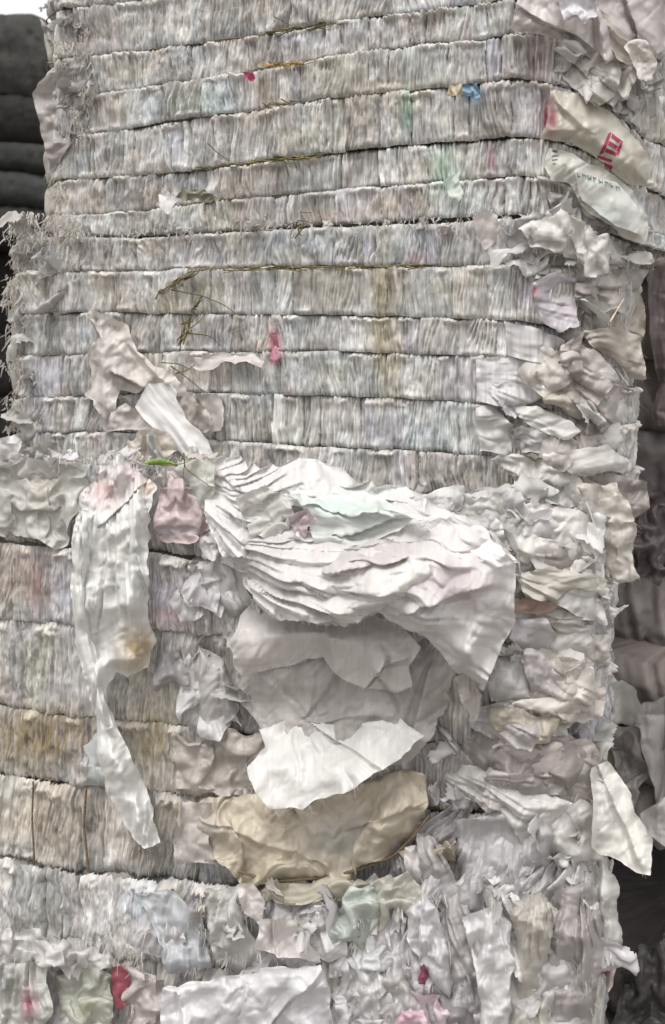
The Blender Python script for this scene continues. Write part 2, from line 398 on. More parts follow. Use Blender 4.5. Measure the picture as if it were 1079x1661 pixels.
        for b in range(nb):
            ii = np.nonzero(bcol == b)[0]
            if len(ii) < 3: continue
            i0, i1 = ii[0], min(ii[-1] + 1, n - 1)
            if S[i0] > bale.ssil + .1 and len(ii) < 8: continue
            mk('folded_bundle', V[i0:i1 + 1].reshape(-1, 3), gridfaces(i1 - i0 + 1, m), np.clip(C[i0:i1 + 1].reshape(-1, 3), .02, .85), M_PACK, layer)
        # loose fibres poking out of the layer, most of them at the ties
        nf = 520
        fs = g.uniform(sa + .03, bale.ssil + .05, nf); tt = np.where(g.random(nf) < .6, g.choice([.04, .93], nf) + g.normal(0, .04, nf), g.random(nf))
        ftc = np.clip(tt, 0, 1)
        X, Y, nx, ny = bale.at(fs, .006 - .024 * np.abs(2 * ftc - 1) ** 4 + lo)
        R = np.stack([X, Y, bot(fs) * (1 - ftc) + top(fs) * ftc], -1)
        D = np.stack([nx * .5, ny * .5, np.zeros(nf)], -1) + g.normal(0, .55, (nf, 3)) + np.array([0, 0, -.25])
        ln = g.gamma(2.2, .0075, nf); V, f = ribbons(R, D, ln, g.uniform(.0006, .0014, nf), seed + k)
        cc = np.repeat(np.array([lin(c) for c in [(206, 202, 196), (190, 186, 178), (222, 220, 216), (176, 160, 130)]])[g.choice(4, nf, p=[.4, .3, .22, .08])], 8, 0)
        tag(mk('loose_fibre', V, f, cc, M_FIBRE, root, smooth=False), kind='stuff')
    for k in range(1, len(ties) - 1):
        q = np.arange(bale.smin + .02, bale.smax - .02, .008)
        X, Y, _, _ = bale.at(q, -.004 + .006 * (fbm(q / .05, 0, seed + k, 2) - .5))
        Z = zl[k](q) + .006 * (fbm(q / .06, 3.3, seed + k, 2) - .5)
        V, f = tube(np.stack([X, Y, Z], -1), .0019 + .0010 * vn(q / .02, 1.0, seed))
        mk('tie_twine', V, f, None, M_TIE, root)
    return zl
def bale_px(b, S): return np.interp(S, b.fs, b.fpx)

# ------------------------------------------------------------------ ground (below the frame) and the bale stack
gr = mk('ground', [(-40, -30, 0), (40, -30, 0), (40, 60, 0), (-40, 60, 0)], [(0, 1, 2, 3)], None, M_GROUND, smooth=False, origin=np.zeros(3)); tag(gr, kind='structure')

A = Bale(2.12, 95, 885, .29, 1.05, .10)
B = Bale(2.09, 40, 848, .25, 1.08, .10)
C = Bale(1.95, -170, 806, .222, 1.2)
D = Bale(1.90, -170, 806, .215, 1.25)
TA = [[(90, -60), (540, -135), (830, -180), (1050, -120)], [(90, 20), (540, -45), (830, -75), (950, -70), (1060, 0)],
      [(90, 100), (200, 86), (420, 56), (560, 36), (700, 18), (840, 1), (900, 0), (960, 20), (1050, 90)],
      [(90, 162), (200, 149), (400, 118), (540, 95), (700, 74), (830, 63), (900, 67), (960, 92), (1050, 160)],
      [(90, 228), (165, 218), (300, 195), (420, 180), (540, 162), (740, 145), (830, 133), (905, 140), (960, 168), (1030, 230)],
      [(90, 294), (250, 283), (330, 275), (420, 262), (540, 250), (700, 235), (870, 225), (920, 236), (980, 270), (1030, 306)],
      [(90, 351), (230, 342), (350, 325), (500, 313), (740, 295), (870, 287), (905, 293), (945, 322), (1000, 372)],
      [(60, 380), (200, 384), (350, 376), (540, 366), (700, 358), (850, 350), (950, 370), (1040, 400)]]
TB = [[(30, 384), (200, 388), (350, 380), (540, 370), (700, 362), (850, 354), (950, 374), (1040, 405)],
      [(40, 441), (200, 443), (320, 437), (540, 432), (700, 432), (830, 430), (900, 436), (1000, 455)],
      [(40, 508), (200, 508), (540, 512), (700, 515), (830, 518), (900, 532), (960, 560)],
      [(40, 577), (150, 575), (300, 570), (540, 570), (700, 575), (790, 575), (880, 592), (960, 630)],
      [(20, 645), (150, 642), (300, 635), (540, 642), (700, 648), (780, 651), (880, 660), (980, 690)],
      [(20, 700), (200, 700), (330, 710), (540, 725), (700, 731), (800, 740), (900, 756), (980, 770)],
      [(20, 762), (200, 768), (400, 780), (540, 790), (700, 798), (850, 812), (980, 830)]]
TC = [[(-60, 752), (120, 752), (330, 765), (400, 800), (540, 850), (700, 860), (800, 845), (860, 838), (980, 850)],
      [(-60, 866), (60, 882), (130, 886), (240, 890), (340, 906), (600, 935), (830, 950), (980, 955)],
      [(-60, 994), (130, 1009), (240, 1016), (370, 1027), (600, 1060), (830, 1085), (980, 1075)],
      [(-60, 1132), (130, 1160), (270, 1170), (430, 1192), (690, 1203), (850, 1210), (980, 1195)],
      [(-60, 1243), (130, 1273), (280, 1285), (430, 1296), (640, 1310), (850, 1318), (980, 1300)],
      [(-60, 1378), (130, 1412), (270, 1422), (380, 1432), (600, 1450), (850, 1440), (980, 1425)]]
TD = [[(-60, 1384), (130, 1418), (270, 1428), (380, 1438), (600, 1456), (850, 1446), (980, 1431)],
      [(-60, 1520), (60, 1540), (200, 1552), (330, 1562), (600, 1590), (850, 1590), (980, 1575)],
      [(-60, 1660), (130, 1690), (400, 1730), (700, 1760), (980, 1740)],
      [(-60, 1820), (130, 1850), (400, 1890), (700, 1920), (980, 1900)]]
FLOOR = lambda x: 0.004 + 0 * np.asarray(x, float)
def base_of(b, ties, px=400):
    z = float(np.min(b.zline(ties[-1])(np.linspace(0, b.L, 20)))); return np.array([b.center[0], b.center[1], z])
rootA = empty('compressed_bale', base_of(A, TA), 'topmost grey bale in the stack, its ties slanting up to the right', 'bale', 'stacked bales of waste plastic sheet')
rootB = empty('compressed_bale', base_of(B, TB), 'second bale from the top, level ties and torn white sheets at its right corner', 'bale', 'stacked bales of waste plastic sheet')
rootC = empty('compressed_bale', base_of(C, TC), 'jutting bale with tall brownish layers under the crumpled white sheet heap', 'bale', 'stacked bales of waste plastic sheet')
rootD = empty('compressed_bale', base_of(D, TD + [FLOOR]), 'lowest bale at the bottom edge, loosely folded white, pink and red sheets', 'bale', 'stacked bales of waste plastic sheet')
build_bale(A, rootA, TA, 100, left=.02, turb=[.3, .2, 0, 0, .1, .1, .5])
build_bale(B, rootB, TB, 200, left=.02, turb=[1, 0, 0, 0, 0, .2])
build_bale(C, rootC, TC, 300, turb=[1, .4, .3, .1, .1], wmin=.05, wmax=.2, step=.0021, rowh=.0048)
build_bale(D, rootD, TD, 400, turb=[.7, .8, 1], wmin=.05, wmax=.2, step=.0021, rowh=.0048)

# ------------------------------------------------------------------ loose sheets: outline + own depth, buckled with the cloth library
def seg_dist(x, y, P):
    d = np.full(x.shape, 1e9); ins = np.zeros(x.shape, bool); n = len(P)
    for i in range(n):
        (x1, y1), (x2, y2) = P[i], P[(i + 1) % n]
        dx, dy = x2 - x1, y2 - y1; t = np.clip(((x - x1) * dx + (y - y1) * dy) / (dx * dx + dy * dy + 1e-9), 0, 1)
        d = np.minimum(d, np.hypot(x - x1 - t * dx, y - y1 - t * dy))
        c = ((y1 > y) != (y2 > y)) & (x < (x2 - x1) * (y - y1) / (y2 - y1 + 1e-12) + x1)
        ins ^= c
    return np.where(ins, d, -d)
SEED = [1000]
def sheet(name, pts, bale, col, label=None, cat='sheet', group=None, d=.04, lib=0, tile=.3, rot=0, amp=1.0, rag=1.6, cell=2.3,
          folds=(), tints=(), curl=.012, tuck=None, fac=1.0, inpl=1.0, wrk=1.0, tt=0.0, bulge=0.0, bw=60, fan=None, parent=None, fringe=0, lift=0.0, mat=None, shade=.10, base=None, extra=0.0, seed=None):
    SEED[0] += 1; sd = seed or SEED[0]; g = np.random.default_rng(sd)
    P = np.array([(p[0], p[1]) for p in pts], float); dd = np.array([p[2] if len(p) > 2 else d for p in pts], float)
    BP, BD = (P, dd) if base is None else base
    x0, y0 = P.min(0) - 5; x1, y1 = P.max(0) + 5
    if (x1 - x0) * (y1 - y0) / cell ** 2 > 26000: cell = math.sqrt((x1 - x0) * (y1 - y0) / 26000)
    nx, ny = int((x1 - x0) / cell) + 2, int((y1 - y0) / cell) + 2
    GX, GY = np.meshgrid(np.linspace(x0, x1, nx), np.linspace(y0, y1, ny), indexing='ij')
    sdist = seg_dist(GX, GY, P)
    rmask = .15 + 1.0 * sst(.42, .6, vn(GX / 42, GY / 42, sd + 6))
    rag = rag * rmask
    edge = sdist + (0 if base is not None else 9) * (fbm(GX / 34, GY / 34, sd, 2) - .5) + rag * 2.0 * (vn(GX / 11, GY / 11, sd + 2) - .5) + rag * .35 * (vn(GX / 2.6, GY / 2.6, sd + 1) - .5)
    keep = edge > 0
    if base is None:                                  # slide the outer ring of vertices onto the outline so that edges run clean
        hx, hy = GX[1, 0] - GX[0, 0], GY[0, 1] - GY[0, 0]; ex_, ey_ = np.gradient(edge, hx, hy); g2 = ex_ ** 2 + ey_ ** 2 + .05
        near = np.zeros_like(keep); kk_ = np.pad(keep, 1)
        for a_ in (0, 1, 2):
            for b_ in (0, 1, 2): near |= kk_[a_:a_ + nx, b_:b_ + ny]
        mv = near & ~keep; sx = np.clip(-edge * ex_ / g2, -1.2 * hx, 1.2 * hx); sy = np.clip(-edge * ey_ / g2, -1.2 * hy, 1.2 * hy)
        GX = np.where(mv, GX + sx, GX); GY = np.where(mv, GY + sy, GY); sdist = np.where(mv, 0.0, sdist); keep2 = keep; kmin = 1
    else: kmin = 3
    w = 1.0 / ((GX[..., None] - BP[:, 0]) ** 2 + (GY[..., None] - BP[:, 1]) ** 2 + 60.0) ** 1.2
    dep = (w * BD).sum(-1) / w.sum(-1)
    Yb = bale.Yat(GX)
    mpp = Yb / F
    ca, sa_ = math.cos(math.radians(rot)), math.sin(math.radians(rot))
    cx, cy = BP.mean(0); qx, qy = (GX - cx) * mpp, (GY - cy) * mpp
    ou, ov = (sd * .37) % 1, (sd * .61) % 1
    U = (qx * ca + qy * sa_) / tile + ou; Vv = (-qx * sa_ + qy * ca) / tile + ov
    du, dv, ww = libsample(lib, U, Vv)
    du2, dv2, w2 = libsample((lib + 2) % 5, U * 2.3 + .3, Vv * 2.3 + .1)
    ww = (ww + (.16 if lib < 4 else .05) * w2) * amp
    fu, fv = (.11, .13) if lib < 5 else (.07, .55)
    if lib == 4: fu, fv = .2, .22
    fu, fv = fu * tile, fv * tile
    ww = ww + fac * amp * (.62 * fu * (facet(U * tile / fu, Vv * tile / fv, sd) - .5) + .24 * fu * (facet(U * tile / fu * 2.3, Vv * tile / fv * 2.3, sd + 7) - .5)) / tile * (.7 if lib == 4 else 1.0)
    ws = U + .10 * (fbm(U * 3, Vv * 3, sd + 33, 2) - .5); wt = Vv + .10 * (fbm(U * 3 + 9, Vv * 3, sd + 34, 2) - .5)
    if lib >= 5:
        wr = .0105 * np.abs(2 * vn(ws * tile / .022, wt * tile / .24, sd + 35) - 1) ** .8 + .0040 * np.abs(2 * vn(ws * tile / .009, wt * tile / .16, sd + 36) - 1)
    else:
        c1 = np.abs(2 * vn((ws + .5 * wt) * tile / .026, (wt - .5 * ws) * tile / .09, sd + 35) - 1); c2 = np.abs(2 * vn((ws - .8 * wt) * tile / .09, (wt + .8 * ws) * tile / .024, sd + 36) - 1)
        c3 = facet((ws + .2 * wt) * tile / .020, (wt - .4 * ws) * tile / .034, sd + 38)
        wr = .0085 * np.minimum(c1, c2) ** .7 + .0065 * c3
    ww = ww + wrk * wr / tile
    fall = 1.0
    tv = (GY - P[:, 1].min()) / (np.ptp(P[:, 1]) + 1e-6)
    sb_ = sdist if base is None else seg_dist(GX, GY, BP)
    dep = dep + bulge * sst(0, bw, np.maximum(sb_, 0)) - tt * (1 - sst(0, .4, tv))
    mx = (du * ca - dv * sa_) * tile * amp / mpp * .8 * inpl; my = (du * sa_ + dv * ca) * tile * amp / mpp * .8 * inpl
    dep = dep + ww * tile + curl * np.exp(-np.maximum(sdist, 0) / 9.0) * (2 * fbm(GX / 30, GY / 30, sd + 5, 2) - .6) + extra
    if tuck: dep = dep - tuck * np.exp(-np.maximum(sdist, 0) / 7.0) * sst(.30, .62, fbm(GX / 38, GY / 38, sd + 21, 2))
    if fan:
        gx_, gy_, wl, fa = fan
        dx_, dy_ = GX - gx_, GY - gy_; rr = np.hypot(dx_, dy_); R0 = rr[keep].mean() if keep.any() else 100.0
        th = np.arctan2(dy_, dx_); m0 = math.atan2(cy - gy_, cx - gx_); th = (th - m0 + math.pi) % (2 * math.pi) - math.pi
        aa = th * R0 / wl + 1.5 * (fbm(GX / 70, GY / 70, sd + 15, 2) - .5)
        f1 = np.abs(2 * vn(aa, rr / 170, sd + 16) - 1) ** .8; f2 = np.abs(2 * vn(aa * 2.3 + 9, rr / 110, sd + 17) - 1)
        hh_ = fa * (f1 + .38 * f2) * sst(0, .55 * R0, rr) * (.22 + 1.15 * sst(.34, .66, fbm(GX / 75, GY / 75, sd + 19, 2)))
        dep = dep + hh_; my = my + .38 * hh_ / mpp * np.cos(m0); mx = mx - .3 * hh_ / mpp * np.sin(m0)
    for (fx1, fy1, fx2, fy2, fw, fh) in folds:
        ex, ey = fx2 - fx1, fy2 - fy1; L = math.hypot(ex, ey)
        t = ((GX - fx1) * ex + (GY - fy1) * ey) / L ** 2; q = ((GX - fx1) * ey - (GY - fy1) * ex) / L
        q = q + 3.0 * (fbm(GX / 40, GY / 40, sd + 9, 2) - .5)
        wd = fw * (.35 + .65 * np.clip(t, 0, 1)); wq = np.where(q < 0, .45 * wd, 1.3 * wd)
        env = sst(-.12, .06, t) * (1 - sst(.85, 1.15, t)); pr = env * np.exp(-np.abs(q / wq) ** 1.4)
        dep = dep + fh * pr - .5 * fh * env * np.exp(-((q + 1.1 * wd) / (.5 * wd)) ** 2)
        my = my + .45 * fh / mpp * pr * np.sign(ex if abs(ex) > 1e-6 else 1)
    X, Yp = GX + mx * fall, GY + my * fall
    V = unproj(X, Yp, Yb - dep).reshape(-1, 3)
    c = np.broadcast_to(lin(mute(col)) * 1.0, (nx * ny, 3)) * (1 - shade + 2 * shade * fbm(GX / 26, GY / 26, sd + 3, 3)).reshape(-1, 1)
    st = (vn(U * tile / .012, Vv * tile / .10, sd + 4) - .5).reshape(-1, 1)
    s2 = (vn(U * tile / .0032, Vv * tile / .09, sd + 14) - .5).reshape(-1, 1)
    c = c * (1 + shade * st + (.22 if lib >= 5 else .10) * s2)
    for (tx, ty, rx, ry, tc, k) in tints:
        ww_ = k * np.exp(-(((GX - tx) / rx) ** 2 + ((GY - ty) / ry) ** 2) * 1.2) * (.5 + fbm(GX / 12, GY / 12, sd + int(tx), 3))
        ww_ = np.clip(ww_, 0, 1).reshape(-1, 1); c = c * (1 - ww_) + ww_ * lin(mute(tc))
    kc = keep[:-1, :-1].astype(int) + keep[1:, :-1] + keep[1:, 1:] + keep[:-1, 1:]
    f = gridfaces(nx, ny)[(kc >= kmin).ravel()]
    if len(f) == 0: return None
    used = np.unique(f); rm = np.full(nx * ny, -1); rm[used] = np.arange(len(used))
    o = mk(name, V[used], rm[f], np.clip(c[used], .01, .86), mat or M_FILM, parent)
    if parent is None: tag(o, label, cat, group)
    if fringe:
        B = np.nonzero((keep & (sdist < 5)).ravel())[0]
        B = B[g.permutation(len(B))[:int(fringe * .9)]]
        gx, gy = np.gradient(sdist); nrm = np.stack([-gx.ravel()[B], np.zeros(len(B)), gy.ravel()[B]], 1)
        Dv = nrm / (np.linalg.norm(nrm, axis=1)[:, None] + 1e-9) + g.normal(0, .6, (len(B), 3))
        Vf, ff = ribbons(V[B], Dv, g.gamma(2.0, .0032, len(B)), g.uniform(.0005, .0011, len(B)), sd, .5)
        tag(mk('frayed_thread', Vf, ff, np.repeat(np.clip(c[B] * 1.05, 0, .85), 8, 0), M_FIBRE, o, smooth=False), kind='stuff')
    return o, (P, dd), dict(lib=lib, tile=tile, rot=rot, amp=amp, curl=0, folds=folds, seed=sd, bulge=bulge, bw=bw, wrk=wrk, fac=fac, inpl=inpl, fan=fan), bale
def strip(pts):
    """outline of a band from a centre line of (x, y, width)"""
    p = np.array(pts, float); T = np.gradient(p[:, :2], axis=0); T /= np.linalg.norm(T, axis=1)[:, None]
    Nn = np.stack([-T[:, 1], T[:, 0]], 1)
    return [tuple(a) for a in np.r_[p[:, :2] + Nn * p[:, 2:] / 2, (p[:, :2] - Nn * p[:, 2:] / 2)[::-1]]]
SH = sheet
# --- the heap of crumpled white sheets on the ledge of the third bale
GH = 'crumpled sheets heaped on the ledge'
SH('crumpled_sheet', [(335, 750, .0), (385, 733, -.04), (450, 745, -.04), (515, 739, -.05), (580, 763, -.04), (650, 795, -.02), (725, 813, .0), (790, 850, .04), (835, 905, .08), (760, 890), (690, 870), (600, 880), (500, 890), (420, 890), (360, 905), (342, 850)],
   C, (232, 228, 226), 'broad crumpled white sheet forming the crest of the heap on the ledge', fan=(300, 800, 22, .038), bulge=.04, bw=40, group=GH, d=.09, lib=2, tile=.3, amp=.8, rag=2, fringe=200, shade=.05,
   tints=[(410, 755, 50, 15, (235, 218, 218), .5), (560, 800, 70, 25, (214, 230, 224), .5)], folds=[(360, 772, 520, 792, 10, .02), (560, 790, 720, 832, 9, .02)])
SH('crumpled_bag', [(386, 815), (430, 788), (466, 806), (478, 850), (450, 882), (405, 868)], C, (208, 206, 198), 'small round grey bag knotted into the upper left of the heap', 'bag', GH, d=.125, lib=5, tile=.12, rot=60)
SH('crumpled_sheet', [(456, 798), (520, 806), (590, 792), (655, 812), (700, 845), (640, 868), (590, 884), (520, 890), (500, 835)], C, (222, 228, 222), 'pale mint sheet across the upper middle of the heap', tt=.08, group=GH, d=.13, lib=6, tile=.24, rot=100,
   tints=[(540, 815, 50, 18, (205, 230, 222), .8), (610, 825, 30, 18, (206, 228, 220), .6)], folds=[(470, 812, 590, 828, 8, .03), (540, 860, 690, 838, 8, .03), (560, 830, 650, 822, 6, .025)])
SH('crumpled_scrap', [(466, 835), (500, 825), (515, 840), (500, 866), (474, 868)], C, (196, 172, 178), 'small mauve scrap tucked under the mint sheet of the heap', 'scrap', GH, d=.14, lib=0, tile=.1)
SH('crumpled_sheet', [(346, 905, .03), (350, 868, .02), (385, 842, .03), (470, 832, .06), (580, 850, .08), (690, 842, .08), (790, 862, .09), (842, 908, .11), (832, 960, .11), (838, 1010, .11), (812, 1050, .10), (785, 1118, .08), (748, 1090, .10), (726, 1062, .12), (690, 1032, .14), (645, 1006, .16), (618, 992, .17), (560, 1006, .17), (500, 999, .16), (440, 988, .14), (410, 964, .10), (392, 930, .07)],
   C, (226, 219, 217), 'main pinkish white mass of the heap, gathered left and sweeping down to a point right', group=GH, lib=4, tile=.4, amp=.6, fac=.7, wrk=1.1, rag=3, fringe=420, bulge=.085, bw=60, shade=.06, fan=(300, 868, 24, .045), inpl=.6, folds=[(640, 985, 800, 940, 14, .025)],
   tints=[(745, 945, 45, 30, (200, 180, 184), .75), (710, 990, 40, 20, (226, 226, 224), .5), (420, 900, 60, 20, (206, 194, 190), .5), (520, 960, 60, 20, (230, 226, 222), .6)])
SH('crumpled_sheet', [(360, 912, .06), (400, 892, .06), (480, 896, .10), (570, 884, .14), (640, 870, .15), (715, 868, .14), (735, 890, .16), (660, 918, .19), (560, 936, .18), (470, 944, .14), (400, 932, .09)],
   C, (212, 203, 200), 'grey-pink band of long folds running across the middle of the heap', group=GH, lib=4, tile=.4, amp=.5, fac=.6, wrk=1.0, rag=2, bulge=.04, bw=24, fan=(250, 930, 15, .036), inpl=.6, folds=[(500, 925, 680, 890, 9, .03)])
SH('crumpled_sheet', [(398, 934, .09), (470, 936, .14), (560, 924, .17), (640, 892, .18), (696, 900, .19), (704, 926, .22), (655, 962, .24), (616, 990, .22), (560, 1008, .22), (500, 1001, .20), (440, 990, .16), (412, 966, .12)],
   C, (230, 225, 221), 'white folded tongue of sheet along the lower left of the heap', group=GH, lib=4, tile=.4, amp=.5, fac=.7, wrk=.9, rag=2, fringe=160, bulge=.03, bw=24, fan=(330, 905, 20, .04), inpl=.6, folds=[(420, 945, 560, 985, 13, .025), (500, 940, 660, 950, 13, .025)])
SH('crumpled_sheet', [(690, 846, .10), (740, 836, .08), (790, 860, .10), (846, 908, .14), (800, 914, .17), (735, 902, .17)], C, (232, 228, 229), 'bright white torn corner at the upper right end of the heap', group=GH, lib=4, tile=.3, amp=.6, rag=3, fringe=80, fan=(620, 800, 18, .022))
# --- the torn sheets hanging under the heap
GT = 'torn sheets hanging below the heap'
SH('hanging_sheet', [(385, 1085), (470, 1015), (620, 985), (720, 1045), (740, 1085), (727, 1135), (704, 1195), (664, 1238), (600, 1255), (500, 1240), (430, 1195), (392, 1150)], C, (194, 186, 180), 'grey torn sheet spread flat behind the white hanging flaps, puckered in the middle', tt=.08, wrk=1.0, bulge=.02, bw=50, group=GT, d=.055, lib=4, tile=.45, amp=.8, fac=.5, rag=3.5, fringe=260,
   folds=[(492, 1160, 425, 1095, 11, .006), (492, 1160, 545, 1085, 12, .007), (500, 1150, 510, 1080, 9, .005), (492, 1160, 640, 1120, 16, .006), (500, 1168, 660, 1163, 12, .008), (700, 1080, 670, 1210, 16, .02)])
SH('hanging_sheet', [(374, 1036), (392, 1000), (410, 982), (500, 988), (600, 994), (645, 1010), (684, 1050), (668, 1082), (674, 1110), (632, 1122), (590, 1115), (550, 1096), (520, 1067), (488, 1071), (440, 1086), (398, 1101), (384, 1088)], C, (216, 208, 202), 'smooth off-white flap with a fringed lower left edge under the heap', tt=.08, wrk=.8, bulge=.04, bw=60, group=GT, d=.095, lib=4, tile=.5, amp=.7, fac=.4, rag=1.5, fringe=420, shade=.05,
   folds=[(590, 1110, 625, 1060, 8, .022), (605, 1080, 665, 1062, 10, .02), (530, 1000, 545, 1090, 20, .02), (605, 1085, 640, 1120, 8, .015)])
SH('hanging_sheet', [(424, 1182, .06), (450, 1171, .06), (495, 1163, .06), (560, 1176, .07), (645, 1168, .07), (692, 1195, .08), (668, 1218, .10), (625, 1250, .14), (560, 1288, .17), (510, 1300, .18), (490, 1314, .19), (440, 1309, .18), (424, 1290, .17), (404, 1247, .14), (434, 1213, .10)], C, (232, 230, 225), 'bright white fan-shaped flap, lowest of the sheets hanging under the heap', wrk=.6, fan=(492, 1120, 36, .024), group=GT, lib=4, tile=.5, amp=.5, fac=.4, rag=1.6, fringe=200, shade=.04,
   folds=[(500, 1166, 630, 1246, 11, .016)])
SH('hanging_scrap', [(745, 1098), (760, 1090), (776, 1118), (779, 1150), (766, 1178), (755, 1150)], C, (196, 186, 178), 'small frayed scrap dangling right of the torn hanging sheets', 'scrap', d=.09, lib=5, tile=.08, fringe=90)
# --- torn sheet leaning on the second bale at the left
GL = 'torn cream sheets on the left of the second bale'
SH('torn_sheet', [(148, 503), (178, 506), (206, 530), (212, 546), (222, 566), (248, 590), (276, 600), (294, 622), (300, 640), (270, 640), (238, 624), (222, 640), (196, 632), (181, 700), (170, 698), (158, 665), (145, 640), (150, 600), (141, 578), (150, 560), (160, 545), (146, 520)], B, (218, 208, 200), 'ragged cream sheet hanging over the ties at the left of the second bale', group=GL, d=.05, lib=4, tile=.3, rag=3, fringe=320,
   folds=[(185, 600, 240, 625, 8, .025), (165, 520, 175, 690, 14, .02), (215, 560, 290, 640, 14, .02)])
SH('torn_sheet', [(240, 622), (276, 622), (286, 640), (300, 680), (322, 700), (348, 738), (300, 738), (280, 725), (255, 700), (218, 660)], B, (236, 234, 232), 'bright white strip crossing down to the ledge beside the ragged cream sheet', group=GL, d=.09, lib=8, tile=.3, rot=-40, amp=.6, shade=.04)
SH('torn_sheet', [(277, 636), (312, 640), (336, 664), (344, 690), (330, 706), (300, 692), (286, 660)], B, (196, 184, 174), 'tan curled scrap right of the bright white strip', group=GL, d=.065, lib=2, tile=.14, amp=1.2)
SH('torn_sheet', [(171, 702), (180, 664), (202, 655), (242, 670), (252, 696), (215, 696)], B, (212, 200, 194), 'pinkish triangular corner of sheet left of the bright white strip', group=GL, d=.075, lib=4, tile=.2, rag=1.5)
SH('torn_sheet', [(318, 640), (352, 642), (362, 662), (358, 700), (335, 702), (345, 680)], B, (200, 188, 182), 'flat beige patch of sheet on the second bale near the tan curled scrap', group=GL, d=.04, lib=4, tile=.3, amp=.5)
SH('torn_sheet', [(205, 712), (235, 696), (270, 700), (285, 730), (262, 752), (222, 760), (200, 745)], C, (218, 204, 190), 'small cream bundle of sheet on the ledge below the ragged cream sheet', group=GL, d=-.02, lib=0, tile=.14)
# --- long hanging bag and strip on the left of the third bale
GS = 'sheets hanging on the left of the third bale'
SH('hanging_bag', [(134, 806, .05), (165, 772, .02), (198, 736, .0), (238, 758, .0), (258, 790, .03), (248, 850, .06), (244, 930, .08), (238, 1000, .08), (252, 1040, .07), (240, 1080, .06), (208, 1100, .06), (190, 1092, .08), (178, 1118, .10), (182, 1152, .08), (196, 1185, .09), (226, 1250, .10), (250, 1310, .10), (262, 1364, .08), (240, 1376, .08), (206, 1342, .10), (176, 1276, .10), (160, 1212, .09), (158, 1168, .08), (144, 1120, .10), (128, 1040, .09), (118, 950, .08), (120, 870, .06)], C, (238, 238, 234),
   'long white bag with a pink top, narrowing to a tail, hanging at the left', 'bag', GS, lib=4, tile=.4, amp=.8, fac=1.0, wrk=1.2, inpl=.3, rag=1.4, fringe=240, bulge=.05, bw=26, fan=(196, 520, 15, .036),
   tints=[(172, 798, 28, 30, (226, 178, 178), .9), (215, 768, 22, 18, (216, 168, 178), .6), (246, 788, 12, 22, (232, 198, 174), .9), (225, 1055, 34, 40, (200, 172, 128), 1.0), (185, 880, 16, 60, (206, 204, 192), .5), (225, 900, 16, 50, (208, 214, 200), .6)],
   folds=[(165, 850, 245, 772, 5, .02)])
SH('hanging_strip', strip([(150, 830, 22), (136, 880, 28), (130, 950, 26), (136, 1040, 28), (152, 1100, 26), (168, 1150, 18), (180, 1180, 12)]), C, (232, 232, 228), 'narrow white fold along the left edge of the long hanging bag', 'strip', GS, d=.135, lib=4, tile=.3, amp=.5, wrk=.5, inpl=.2, rag=.8, bulge=.03, bw=9, fan=(150, 500, 8, .02))
SH('hanging_sheet', [(130, 1240), (150, 1190), (176, 1165), (192, 1205), (200, 1262), (165, 1276), (135, 1272)], C, (196, 202, 200), 'greyish mint rag behind the tail of the long white bag', group=GS, d=.06, tuck=.035, lib=5, tile=.12, rag=3, fringe=160)
SH('crumpled_sheet', [(256, 800), (276, 772), (304, 780), (332, 800), (338, 856), (300, 886), (264, 872)], C, (222, 194, 194), 'pink crumpled sheet between the long bag and the heap', group=GS, d=.055, tuck=.035, lib=3, tile=.12, tints=[(285, 860, 30, 14, (202, 198, 212), .6), (330, 800, 20, 30, (212, 206, 196), .6)])
SH('crumpled_sheet', [(280, 756), (345, 748), (350, 800), (338, 850), (312, 800)], C, (210, 212, 200), 'pale green creased sheet just left of the heap crest', group=GS, d=.06, tuck=.035, lib=2, tile=.12, fringe=60)
SH('crumpled_sheet', [(318, 880), (352, 858), (372, 880), (350, 910), (330, 906)], C, (222, 218, 220), 'frilly white tuft left of the heap over a tie', group=GS, d=.07, tuck=.035, lib=3, tile=.07, rag=3, fringe=80)
SH('hanging_sheet', [(322, 935), (350, 905), (388, 930), (408, 985), (372, 1003), (345, 985), (324, 992)], C, (202, 200, 198), 'grey pleated sheet below the left end of the heap', group=GS, d=.055, tuck=.035, lib=6, tile=.14, rot=-15)
SH('hanging_sheet', [(322, 1050), (366, 1066), (376, 1110), (387, 1150), (362, 1182), (326, 1188), (298, 1172), (316, 1110)], C, (202, 197, 194), 'smooth grey rounded flap left of the torn hanging sheets', group=GS, d=.05, tuck=.035, lib=4, tile=.4, amp=.7, folds=[(325, 1060, 330, 1180, 9, .016), (360, 1080, 372, 1160, 8, .014)])
SH('crumpled_sheet', [(-30, 745), (60, 741), (130, 743), (142, 800), (112, 886), (96, 892), (60, 872), (0, 866), (-30, 862)], C, (206, 204, 196), 'wrinkled pale bag filling the upper left corner of the third bale', 'bag', GS, d=.05, lib=3, tile=.17, amp=.9, rag=2.5, fringe=120, tints=[(70, 800, 25, 30, (206, 190, 164), .5)])
SH('crumpled_sheet', [(-20, 716), (18, 704), (42, 714), (22, 742), (-20, 748)], C, (228, 224, 222), 'small white crumpled sheet on the ledge at the left edge', group=GS, d=-.01, lib=0, tile=.12)
